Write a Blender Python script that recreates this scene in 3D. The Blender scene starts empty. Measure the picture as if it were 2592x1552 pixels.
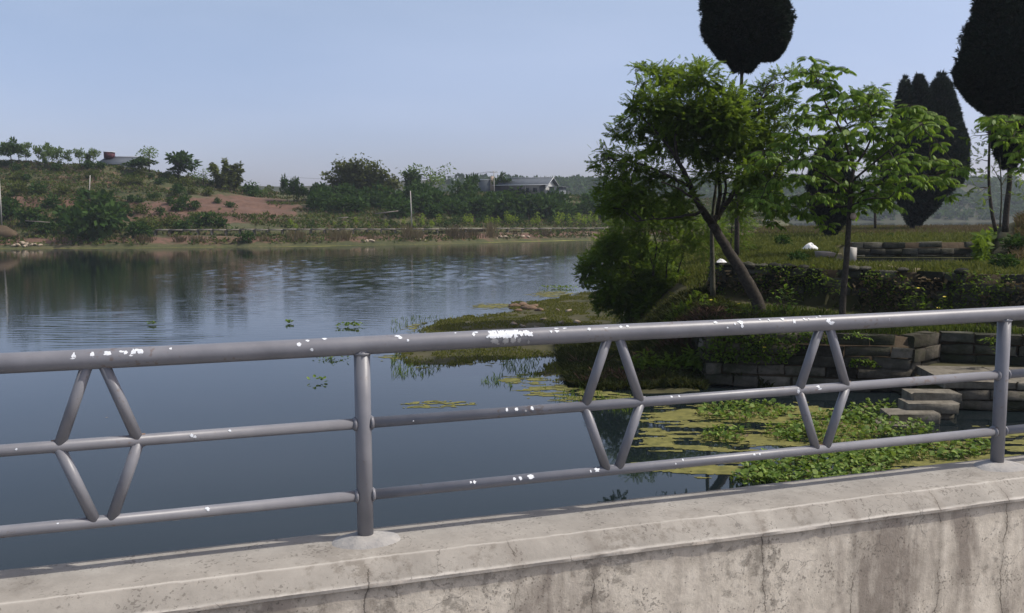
import bpy, math, random
import numpy as np
from mathutils import Matrix, Vector
random.seed(7)
RNG = np.random.default_rng(7)
S = bpy.context.scene
COL = S.collection
PI = math.pi
R = math.radians

# ------------------------------------------------------------------ camera, light, exposure
FPX, PITCH, ROLL, CAMH = 2272.0, 0.1015, -0.0040, 6.0
cam_d = bpy.data.cameras.new('camera')
cam_d.sensor_width = 36.0
cam_d.lens = FPX / 2592.0 * 36.0
cam_d.clip_start, cam_d.clip_end = 0.05, 6000
cam = bpy.data.objects.new('camera', cam_d)
COL.objects.link(cam)
cam.matrix_world = Matrix.Translation((0, 0, CAMH)) @ Matrix.Rotation(PI/2 - PITCH, 4, 'X') @ Matrix.Rotation(ROLL, 4, 'Z')
S.camera = cam

SUN = Vector((0.775, -0.015, 1.0)).normalized()
el = math.asin(SUN.z)
az = math.atan2(SUN.x, SUN.y)
world = bpy.data.worlds.new('World')
S.world = world
world.use_nodes = True
wn = world.node_tree.nodes
wl = world.node_tree.links
bg = wn['Background']
sky = wn.new('ShaderNodeTexSky')
sky.sky_type = 'NISHITA'
sky.sun_disc = False
sky.sun_elevation = el
sky.sun_rotation = az
sky.air_density = 1.0
sky.dust_density = 2.0
sky.ozone_density = 3.0
sky.altitude = 300
# hazy spring sky: bluer at the horizon, milky higher up, a little thin high cloud
tcw = wn.new('ShaderNodeTexCoord'); spw = wn.new('ShaderNodeSeparateXYZ'); wl.new(tcw.outputs['Generated'], spw.inputs[0])
rpw = wn.new('ShaderNodeValToRGB'); wl.new(spw.outputs[2], rpw.inputs[0])
rpw.color_ramp.elements[0].position = 0.0; rpw.color_ramp.elements[0].color = (.72, .68, .92, 1)
rpw.color_ramp.elements[1].position = .32; rpw.color_ramp.elements[1].color = (1.40, 1.14, .93, 1)
mxw = wn.new('ShaderNodeMix'); mxw.data_type = 'RGBA'; mxw.blend_type = 'MULTIPLY'; mxw.inputs[0].default_value = 1
wl.new(sky.outputs[0], mxw.inputs[6]); wl.new(rpw.outputs[0], mxw.inputs[7])
mpw = wn.new('ShaderNodeMapping'); mpw.inputs['Scale'].default_value = (1.2, 2.2, 5.0); wl.new(tcw.outputs['Generated'], mpw.inputs[0])
nzw = wn.new('ShaderNodeTexNoise'); nzw.inputs['Scale'].default_value = 1.6; nzw.inputs['Detail'].default_value = 5; wl.new(mpw.outputs[0], nzw.inputs['Vector'])
rcw = wn.new('ShaderNodeValToRGB'); wl.new(nzw.outputs['Fac'], rcw.inputs[0])
rcw.color_ramp.elements[0].position = .42; rcw.color_ramp.elements[0].color = (0, 0, 0, 1)
rcw.color_ramp.elements[1].position = .75; rcw.color_ramp.elements[1].color = (.12, .12, .12, 1)
mcw = wn.new('ShaderNodeMix'); mcw.data_type = 'RGBA'
wl.new(rcw.outputs[0], mcw.inputs[0]); wl.new(mxw.outputs[2], mcw.inputs[6]); mcw.inputs[7].default_value = (5.6, 6.0, 7.2, 1)
wl.new(mcw.outputs[2], bg.inputs[0])
bg.inputs[1].default_value = 0.15
sun_d = bpy.data.lights.new('sun', 'SUN')
sun_d.energy = 3.4
sun_d.angle = R(0.53)
sun_d.color = (1.0, 0.955, 0.88)
sun = bpy.data.objects.new('sun', sun_d)
COL.objects.link(sun)
sun.rotation_euler = SUN.to_track_quat('Z', 'Y').to_euler()
sun.location = (20, 0, 60)
S.view_settings.view_transform = 'Standard'
S.view_settings.look = 'None'
S.view_settings.exposure = 0.14
S.view_settings.gamma = 1.0
S.view_settings.use_curve_mapping = False
S.render.engine = 'CYCLES'
S.cycles.use_denoising = True
S.cycles.max_bounces = 6
S.cycles.transparent_max_bounces = 8
S.cycles.caustics_reflective = False
S.cycles.caustics_refractive = False

# ------------------------------------------------------------------ helpers: pixels of the photograph -> points of the place
def ray(px, py):
    a, b = px - 1296.0, py - 776.0
    cr, sr = math.cos(ROLL), math.sin(ROLL)
    u, v = cr*a + sr*b, -sr*a + cr*b
    c, s = math.cos(PITCH), math.sin(PITCH)
    return np.array([u, FPX*c - v*s, -v*c - FPX*s])

def at_z(px, py, z=0.0):
    d = ray(px, py)
    return np.array([0, 0, CAMH]) + d*(z - CAMH)/d[2]

def at_d(px, py, Y):
    d = ray(px, py)
    return np.array([0, 0, CAMH]) + d*Y/d[1]

K = 1.046                      # overview pixels -> photograph pixels
def dd(x, y, Y):
    return at_d(x*K, y*K, Y)

# ------------------------------------------------------------------ noise (numpy)
def _hash(i, j, seed):
    n = (i.astype(np.int64)*374761393 + j.astype(np.int64)*668265263 + seed*1442695041) & 0x7fffffff
    n = ((n ^ (n >> 13))*1274126177) & 0x7fffffff
    return ((n ^ (n >> 16)) & 0xffff)/65535.0

def vnoise(x, y, seed=0):
    x = np.asarray(x, float); y = np.asarray(y, float)
    i, j = np.floor(x), np.floor(y)
    u, v = x - i, y - j
    u, v = u*u*(3-2*u), v*v*(3-2*v)
    a, b = _hash(i, j, seed), _hash(i+1, j, seed)
    c, d = _hash(i, j+1, seed), _hash(i+1, j+1, seed)
    return (a*(1-u)+b*u)*(1-v) + (c*(1-u)+d*u)*v

def fbm(x, y, seed=0, oct=4):
    t, amp, tot = 0, 1, 0
    for o in range(oct):
        t = t + amp*vnoise(np.asarray(x)*2**o, np.asarray(y)*2**o, seed+o*17)
        tot += amp
        amp *= .5
    return t/tot

def sstep(a, b, x):
    t = np.clip((np.asarray(x, float)-a)/(b-a), 0, 1)
    return t*t*(3-2*t)

# ------------------------------------------------------------------ helpers: objects
def props(o, label=None, cat=None, group=None, kind=None):
    if label: o['label'] = label
    if cat: o['category'] = cat
    if group: o['group'] = group
    if kind: o['kind'] = kind
    return o

def empty(name, loc, label=None, cat=None, group=None, rz=0):
    o = bpy.data.objects.new(name, None)
    COL.objects.link(o)
    o.empty_display_size = .2
    o.location = tuple(float(v) for v in loc)
    o.rotation_euler = (0, 0, rz)
    return props(o, label, cat, group)

def np_mesh(name, V, faces, mats, smooth=False, mi=None):
    """faces: list of int arrays (n,k); V (m,3)."""
    me = bpy.data.meshes.new(name)
    V = np.ascontiguousarray(V, dtype=np.float32)
    me.vertices.add(len(V))
    me.vertices.foreach_set('co', V.ravel())
    loops = np.concatenate([f.ravel() for f in faces]).astype(np.int32)
    cnt = np.concatenate([np.full(len(f), f.shape[1], np.int32) for f in faces])
    start = np.concatenate([[0], np.cumsum(cnt)[:-1]]).astype(np.int32)
    me.loops.add(len(loops))
    me.loops.foreach_set('vertex_index', loops)
    me.polygons.add(len(cnt))
    me.polygons.foreach_set('loop_start', start)
    if mi is not None:
        me.polygons.foreach_set('material_index', np.asarray(mi, np.int32))
    if smooth:
        me.polygons.foreach_set('use_smooth', np.ones(len(cnt), bool))
    for m in (mats if isinstance(mats, (list, tuple)) else [mats]):
        me.materials.append(m)
    me.update(calc_edges=True)
    me.validate()
    return me

def link(name, me, parent=None, loc=None):
    o = bpy.data.objects.new(name, me)
    COL.objects.link(o)
    if parent is not None: o.parent = parent
    if loc is not None: o.location = tuple(float(v) for v in loc)
    return o

class MB:
    """mesh collector"""
    def __init__(s):
        s.v = []; s.f = {}; s.n = 0; s.order = []
    def add(s, V, F, mi=0):
        V = np.asarray(V, float).reshape(-1, 3)
        F = np.asarray(F, int)
        s.v.append(V)
        s.order.append((F + s.n, mi))
        s.n += len(V)
    def quads(s, Q, mi=0):
        Q = np.asarray(Q, float)
        n, k = Q.shape[0], Q.shape[1]
        s.add(Q.reshape(-1, 3), np.arange(n*k).reshape(n, k), mi)
    def box(s, c, size, rz=0, jit=0, mi=0):
        sx, sy, sz = [q/2 for q in size]
        V = np.array([[x, y, z] for z in (-sz, sz) for y in (-sy, sy) for x in (-sx, sx)], float)
        if jit: V += RNG.normal(0, jit, V.shape)
        ca, sa = math.cos(rz), math.sin(rz)
        V = V @ np.array([[ca, sa, 0], [-sa, ca, 0], [0, 0, 1]]) + np.asarray(c, float)
        s.add(V, [[0, 2, 3, 1], [4, 5, 7, 6], [0, 1, 5, 4], [2, 6, 7, 3], [0, 4, 6, 2], [1, 3, 7, 5]], mi)
    def tube(s, pts, rad, n=10, mi=0, cap=True):
        P = np.asarray(pts, float)
        m = len(P)
        rad = np.broadcast_to(np.asarray(rad, float), (m,))
        T = np.gradient(P, axis=0)
        T /= np.linalg.norm(T, axis=1)[:, None] + 1e-9
        ref = np.array([0, 0, 1.0]) if abs(T[:, 2]).mean() < .8 else np.array([0, 1.0, 0])
        rings = []
        ang = np.linspace(0, 2*PI, n, endpoint=False)
        for i in range(m):
            a = np.cross(ref, T[i]); a /= np.linalg.norm(a) + 1e-9
            b = np.cross(T[i], a)
            rings.append(P[i] + rad[i]*(np.cos(ang)[:, None]*a + np.sin(ang)[:, None]*b))
        V = np.concatenate(rings)
        i = np.arange(m-1)[:, None]*n; j = np.arange(n)[None, :]; k = (np.arange(n)[None, :]+1) % n
        F = np.stack([i+j, i+k, i+n+k, i+n+j], -1).reshape(-1, 4)
        s.add(V, F, mi)
        if cap:
            s.order.append((np.array([list(range(s.n-n, s.n))]), mi))
            s.order.append((np.array([list(range(s.n-len(V)+n-1, s.n-len(V)-1, -1))]), mi))
    def mesh(s, name, mats, smooth=False):
        F = [f for f, _ in s.order]
        mi = np.concatenate([np.full(len(f), m, np.int32) for f, m in s.order])
        return np_mesh(name, np.concatenate(s.v), F, mats, smooth, mi)
    def build(s, name, mats, parent=None, smooth=False, origin=None):
        me = s.mesh(name, mats, smooth)
        o = link(name, me, parent)
        if origin is not None:
            origin = np.asarray(origin, float)
            me.transform(Matrix.Translation(-Vector(origin)))
            o.location = Vector(origin)
        return o

def rot_from(dirs, up=None, roll=None):
    """(N,3) x-axis dirs -> (N,3,3) matrices whose rows are local axes"""
    x = dirs/(np.linalg.norm(dirs, axis=1)[:, None]+1e-9)
    u = np.tile(np.array([[0, 0, 1.0]]), (len(x), 1)) if up is None else up
    y = np.cross(u, x); ln = np.linalg.norm(y, axis=1)[:, None]
    y = np.where(ln < 1e-3, np.array([[1.0, 0, 0]]), y/(ln+1e-9))
    z = np.cross(x, y)
    if roll is not None:
        c, s_ = np.cos(roll)[:, None], np.sin(roll)[:, None]
        y, z = y*c+z*s_, z*c-y*s_
    return np.stack([x, y, z], 1)

def place(T, M, P, sc=None):
    """template (K,k,3) at N places -> (N*K,k,3)"""
    T = np.asarray(T, float)
    sc = np.ones(len(P)) if sc is None else sc
    Q = np.einsum('kvi,nij->nkvj', T, M)*sc[:, None, None, None] + P[:, None, None, :]
    return Q.reshape(-1, T.shape[1], 3)

def leaf_q(p, d, n, l, w, droop=0.0):
    """single diamond leaf quad"""
    p, d, n = [np.asarray(q, float) for q in (p, d, n)]
    d = d/np.linalg.norm(d); s_ = np.cross(n, d); s_ /= np.linalg.norm(s_)+1e-9
    return np.array([p, p+d*l*.45+s_*w/2, p+d*l-n*droop, p+d*l*.45-s_*w/2])

def rand_dirs(n, zmin=-1, zmax=1):
    z = RNG.uniform(zmin, zmax, n); a = RNG.uniform(0, 2*PI, n); r = np.sqrt(np.maximum(0, 1-z*z))
    return np.stack([r*np.cos(a), r*np.sin(a), z], 1)

# ------------------------------------------------------------------ materials
def mat(name):
    m = bpy.data.materials.new(name)
    m.use_nodes = True
    nt = m.node_tree
    return m, nt, nt.nodes['Principled BSDF'], nt.nodes, nt.links

def ramp(nt, fac, stops):
    r = nt.nodes.new('ShaderNodeValToRGB')
    e = r.color_ramp.elements
    while len(e) < len(stops): e.new(.5)
    for q, (p, c) in zip(e, stops):
        q.position = p
        q.color = (*c, 1) if len(c) == 3 else c
    nt.links.new(fac, r.inputs[0])
    return r.outputs[0]

def noise(nt, scale, detail=4, rough=.55, vec=None, dist=0):
    n = nt.nodes.new('ShaderNodeTexNoise')
    n.inputs['Scale'].default_value = scale
    n.inputs['Detail'].default_value = detail
    n.inputs['Roughness'].default_value = rough
    n.inputs['Distortion'].default_value = dist
    if vec is not None: nt.links.new(vec, n.inputs['Vector'])
    return n.outputs['Fac']

def mapping(nt, vec, scale=(1, 1, 1), loc=(0, 0, 0)):
    n = nt.nodes.new('ShaderNodeMapping')
    n.inputs['Scale'].default_value = scale
    n.inputs['Location'].default_value = loc
    nt.links.new(vec, n.inputs['Vector'])
    return n.outputs[0]

def coords(nt, which='Object'):
    return nt.nodes.new('ShaderNodeTexCoord').outputs[which]

def mth(nt, op, a, b=None, c=None, clamp=False):
    n = nt.nodes.new('ShaderNodeMath')
    n.operation = op
    n.use_clamp = clamp
    for i, q in enumerate((a, b, c)):
        if q is None: continue
        if isinstance(q, (int, float)): n.inputs[i].default_value = q
        else: nt.links.new(q, n.inputs[i])
    return n.outputs[0]

def mixc(nt, fac, a, b, mode='MIX'):
    n = nt.nodes.new('ShaderNodeMix')
    n.data_type = 'RGBA'
    n.blend_type = mode
    for sck, q in ((n.inputs[0], fac), (n.inputs[6], a), (n.inputs[7], b)):
        if isinstance(q, (int, float)): sck.default_value = q
        elif isinstance(q, tuple): sck.default_value = (*q, 1)
        else: nt.links.new(q, sck)
    return n.outputs[2]

def bump(nt, bsdf, height, strength=.3, dist=.02):
    b = nt.nodes.new('ShaderNodeBump')
    b.inputs['Strength'].default_value = strength
    b.inputs['Distance'].default_value = dist
    nt.links.new(height, b.inputs['Height'])
    nt.links.new(b.outputs[0], bsdf.inputs['Normal'])

def leaf_mat(name, dark, mid, light, trans=.35, rough=.55, spec=.3):
    m, nt, b, N, L = mat(name)
    g = N.new('ShaderNodeNewGeometry')
    obj = noise(nt, .35, 2, vec=coords(nt, 'Object'))
    f = mth(nt, 'ADD', mth(nt, 'MULTIPLY', g.outputs['Random Per Island'], .65), mth(nt, 'MULTIPLY', obj, .45))
    c = ramp(nt, f, [(.1, dark), (.5, mid), (.95, light)])
    L.new(c, b.inputs['Base Color'])
    b.inputs['Roughness'].default_value = rough
    b.inputs['Specular IOR Level'].default_value = spec
    t = N.new('ShaderNodeBsdfTranslucent')
    tc = mixc(nt, .5, c, (light[0]*1.1, light[1]*1.15, light[2]*.6))
    L.new(tc, t.inputs[0])
    mx = N.new('ShaderNodeMixShader')
    mx.inputs[0].default_value = trans
    L.new(b.outputs[0], mx.inputs[1]); L.new(t.outputs[0], mx.inputs[2])
    L.new(mx.outputs[0], N['Material Output'].inputs[0])
    return m

def flat_mat(name, c1, c2, scale=3, rough=.8, bs=.3, bd=.02, spec=.3, coord='Object', c3=None):
    m, nt, b, N, L = mat(name)
    v = coords(nt, coord)
    n1 = noise(nt, scale, 6, .6, v)
    st = [(.3, c1), (.7, c2)] if c3 is None else [(.28, c1), (.5, c2), (.75, c3)]
    L.new(ramp(nt, n1, st), b.inputs['Base Color'])
    b.inputs['Roughness'].default_value = rough
    b.inputs['Specular IOR Level'].default_value = spec
    if bs: bump(nt, b, noise(nt, scale*4, 5, .65, v), bs, bd)
    return m

M = {}
M['leaf_main'] = leaf_mat('broadleaf_foliage', (.042, .080, .009), (.090, .155, .016), (.19, .26, .035), .54, .6, .12)
M['leaf_toon'] = leaf_mat('pinnate_foliage', (.045, .10, .010), (.12, .22, .024), (.30, .42, .08), .45, .5, .18)
M['leaf_bush'] = leaf_mat('bush_foliage', (.038, .074, .009), (.080, .14, .016), (.17, .235, .03), .48, .6, .12)
M['leaf_willow'] = leaf_mat('fine_foliage', (.04, .08, .01), (.08, .14, .018), (.16, .23, .03), .5, .6, .15)
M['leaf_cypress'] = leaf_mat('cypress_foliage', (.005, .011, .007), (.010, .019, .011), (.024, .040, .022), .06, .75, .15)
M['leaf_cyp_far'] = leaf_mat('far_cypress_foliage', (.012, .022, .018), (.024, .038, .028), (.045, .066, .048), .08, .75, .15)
M['leaf_far1'] = leaf_mat('far_dark_foliage', (.014, .036, .008), (.030, .066, .014), (.065, .115, .024), .3, .7, .08)
M['leaf_far2'] = leaf_mat('far_olive_foliage', (.040, .058, .014), (.07, .092, .020), (.12, .14, .034), .3, .7, .08)
M['leaf_far3'] = leaf_mat('far_sapling_foliage', (.10, .16, .018), (.19, .27, .03), (.32, .40, .06), .5, .7, .1)
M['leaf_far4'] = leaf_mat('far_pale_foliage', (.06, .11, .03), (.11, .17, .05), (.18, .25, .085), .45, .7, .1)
M['leaf_bamboo'] = leaf_mat('bamboo_foliage', (.042, .056, .012), (.08, .10, .022), (.13, .15, .04), .35, .7, .08)
M['dry_grass'] = leaf_mat('dry_reed', (.10, .075, .045), (.17, .13, .08), (.28, .23, .14), .3, .8, .05)
M['red_grass'] = leaf_mat('reddish_grass', (.06, .048, .028), (.11, .085, .052), (.18, .14, .085), .3, .8, .05)
M['grass_spit'] = leaf_mat('spit_grass', (.065, .078, .016), (.115, .13, .026), (.20, .19, .06), .4, .7, .1)
M['bank_weed'] = leaf_mat('bank_weed', (.016, .026, .007), (.032, .044, .011), (.07, .07, .024), .3, .7, .08)
M['grass_sunny'] = leaf_mat('yellow_green_grass', (.050, .068, .014), (.092, .115, .024), (.17, .175, .05), .35, .7, .1)
M['grass_green'] = leaf_mat('green_grass', (.035, .060, .010), (.065, .10, .015), (.13, .155, .032), .35, .7, .1)
M['hyacinth'] = leaf_mat('hyacinth_leaf', (.03, .07, .008), (.09, .16, .02), (.27, .35, .08), .3, .55, .2)
M['bark'] = flat_mat('grey_brown_bark', (.022, .018, .014), (.075, .062, .048), 9, .9, .6, .02)
M['bark_pale'] = flat_mat('pale_bark', (.05, .05, .03), (.13, .12, .085), 8, .9, .5, .02)
M['stone'] = flat_mat('weathered_stone', (.055, .052, .042), (.15, .14, .115), 2.3, .9, .6, .03, c3=(.24, .22, .185))
M['stone_dark'] = flat_mat('mossy_stone', (.022, .025, .018), (.065, .065, .05), 1.6, .95, .7, .04, c3=(.12, .115, .095))
M['step_stone'] = flat_mat('pale_step_stone', (.085, .076, .06), (.165, .150, .12), 3.5, .95, .7, .03, spec=.1, c3=(.235, .215, .175))
M['rock_pale'] = flat_mat('pale_rock', (.22, .17, .12), (.46, .38, .29), 1.5, .9, .4, .03)
M['rock_brown'] = flat_mat('brown_rock', (.10, .065, .04), (.22, .15, .10), 4, .9, .5, .03)
M['plastic'] = flat_mat('white_plastic_sheet', (.70, .70, .69), (.82, .82, .81), 6, .45, .5, .03)
M['pole'] = flat_mat('concrete_pole', (.34, .32, .29), (.46, .44, .40), 2, .9, .1)
M['slab'] = flat_mat('walkway_concrete', (.14, .125, .105), (.24, .215, .185), 1.2, .9, .3)
M['soil'] = flat_mat('dark_soil', (.05, .035, .02), (.11, .08, .05), 1.5, .95, .6, .05)
M['roof_blue'] = flat_mat('blue_grey_roof', (.075, .088, .105), (.11, .125, .145), .6, .95, .2, spec=.05)
M['roof_white'] = flat_mat('white_flashing', (.6, .62, .64), (.72, .73, .74), 1, .6, 0)
M['roof_tile'] = flat_mat('brown_roof', (.10, .06, .045), (.17, .10, .075), 1, .8, .3)
M['wall_grey'] = flat_mat('grey_render', (.10, .115, .125), (.16, .175, .185), .5, .9, .1)
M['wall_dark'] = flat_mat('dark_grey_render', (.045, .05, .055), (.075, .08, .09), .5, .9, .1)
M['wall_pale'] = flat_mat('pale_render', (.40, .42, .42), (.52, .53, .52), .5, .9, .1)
M['wall_tan'] = flat_mat('tan_brick', (.34, .26, .20), (.45, .35, .27), 1.5, .9, .1)
M['dark_glass'] = flat_mat('dark_window', (.02, .025, .03), (.04, .045, .05), 1, .2, 0)
M['tank_red'] = flat_mat('dark_red_paint', (.075, .022, .03), (.12, .04, .05), 1, .6, 0)
M['road'] = flat_mat('bridge_concrete', (.30, .28, .25), (.40, .38, .34), 1.5, .9, .3)
M['twig'] = flat_mat('twig', (.04, .033, .02), (.08, .065, .04), 9, .9, 0)
M['flower'] = flat_mat('yellow_petals', (.55, .42, .03), (.75, .60, .06), 9, .6, 0)
M['pink'] = flat_mat('pale_pink_cloth', (.52, .36, .30), (.62, .46, .40), 9, .9, 0)

def piece_mat(name, dark, mid, light, moss):
    m, nt, b, N, L = mat(name)
    oi = N.new('ShaderNodeObjectInfo')
    v = coords(nt, 'Object')
    n1 = noise(nt, 2.6, 7, .65, v)
    f = mth(nt, 'ADD', mth(nt, 'MULTIPLY', n1, .75), mth(nt, 'MULTIPLY', mth(nt, 'SUBTRACT', oi.outputs['Random'], .42), .55))
    c = ramp(nt, f, [(.18, dark), (.45, mid), (.75, light)])
    wv = N.new('ShaderNodeNewGeometry')
    mm_ = ramp(nt, noise(nt, .8, 6, .7, wv.outputs['Position']), [(.45, (0, 0, 0)), (.62, (1, 1, 1))])
    c = mixc(nt, mth(nt, 'MULTIPLY', mm_, .75), c, moss)
    L.new(c, b.inputs['Base Color'])
    b.inputs['Roughness'].default_value = .95
    b.inputs['Specular IOR Level'].default_value = .15
    bump(nt, b, noise(nt, 7, 7, .7, v), .9, .05)
    return m
M['stone'] = piece_mat('weathered_stone', (.025, .022, .016), (.085, .076, .06), (.19, .165, .13), (.026, .032, .014))
M['stone_dark'] = piece_mat('mossy_stone', (.020, .021, .016), (.065, .063, .050), (.145, .138, .11), (.024, .030, .014))

# water
def water_mat(name, body, s1, s2, strength):
    m, nt, b, N, L = mat(name)
    v = coords(nt, 'Object')
    b.inputs['Base Color'].default_value = (*body, 1)
    b.inputs['Roughness'].default_value = .02
    b.inputs['IOR'].default_value = 1.333
    b.inputs['Specular IOR Level'].default_value = .5
    n1 = noise(nt, 1.0, 3, .5, mapping(nt, v, s1))
    n2 = noise(nt, 1.0, 2, .5, mapping(nt, v, s2))
    sx = N.new('ShaderNodeSeparateXYZ'); L.new(v, sx.inputs[0])
    lee = ramp(nt, mth(nt, 'ADD', mth(nt, 'MULTIPLY', sx.outputs[0], .012), 1.0), [(.30, (0, 0, 0)), (.85, (1, 1, 1))])
    near = ramp(nt, mth(nt, 'MULTIPLY', sx.outputs[1], .01), [(.25, (.05, .05, .05)), (.62, (1, 1, 1))])
    pn = ramp(nt, noise(nt, .03, 3, .5, mapping(nt, v, (.6, .45, 1), (3.1, 1.7, 0))), [(.36, (.25, .25, .25)), (.62, (1, 1, 1))])
    patch = mth(nt, 'MULTIPLY', mth(nt, 'MULTIPLY', pn, near), mth(nt, 'ADD', mth(nt, 'MULTIPLY', lee, .65), .35))
    h = mth(nt, 'MULTIPLY', mth(nt, 'ADD', mth(nt, 'MULTIPLY', n1, .6), mth(nt, 'MULTIPLY', n2, .4)), patch)
    bump(nt, b, h, strength, .16)
    return m
M['water'] = water_mat('lake_water', (.008, .0125, .0145), (1.6, 4.5, 1), (.5, 1.3, 1), .14)
M['pond'] = water_mat('pond_water', (.012, .016, .010), (1.2, 2.5, 1), (.4, .8, 1), .05)
M['algae'] = flat_mat('yellow_algae', (.070, .074, .018), (.145, .138, .035), 3.5, .85, .5, .01, c3=(.22, .205, .06))
M['algae_far'] = flat_mat('yellow_green_algae', (.24, .27, .03), (.38, .38, .07), .3, .7, 0)

# painted steel of the railing
def steel():
    m, nt, b, N, L = mat('grey_gloss_paint')
    v = coords(nt, 'Object')
    n = noise(nt, 7, 5, .6, v)
    c = ramp(nt, n, [(.25, (.150, .152, .168)), (.5, (.185, .186, .204)), (.8, (.23, .230, .246))])
    sp = noise(nt, 55, 2, .5, v)
    rust = ramp(nt, mth(nt, 'MULTIPLY', sp, noise(nt, 3.5, 2, .5, v)), [(.365, (0, 0, 0)), (.44, (1, 1, 1))])
    c = mixc(nt, mth(nt, 'MULTIPLY', rust, .55), c, (.13, .085, .06))
    L.new(c, b.inputs['Base Color'])
    b.inputs['Roughness'].default_value = .42
    b.inputs['Specular IOR Level'].default_value = .5
    bump(nt, b, noise(nt, 45, 4, .6, v), .12, .004)
    return m
M['steel'] = steel()
M['flake'] = flat_mat('bare_white_primer', (.62, .66, .70), (.84, .86, .88), 60, .5, 0)
M['flake_grey'] = flat_mat('grey_primer', (.30, .30, .31), (.38, .38, .38), 60, .6, 0)
M['rust'] = flat_mat('weld_rust', (.10, .055, .035), (.20, .14, .11), 60, .8, .4, .003, c3=(.2, .2, .21))

# ------------------------------------------------------------------ the bridge: parapet, railing, deck
TH = 0.3188
tv = np.array([math.cos(TH), math.sin(TH), 0]); nv = np.array([math.sin(TH), -math.cos(TH), 0])
POST1 = np.array([-.508, 3.0, CAMH])
LBAY = 2.788
HT, HM, HB, H0, BH = -.4355, -.7028, -.9543, -1.110, -1.1655
CF, CB, BO = .1735, .1055, .253
DECK = 6 - 1.74

def wall_t(px, py):
    """where the view ray through a pixel meets the parapet's front face: (t, z)"""
    d = ray(px, py); o = np.array([0, 0, CAMH])
    q = POST1 + nv*BO
    s_ = ((q - o) @ nv)/(d @ nv)
    p = o + d*s_
    return float((p - POST1) @ tv), float(p[2])

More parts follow.
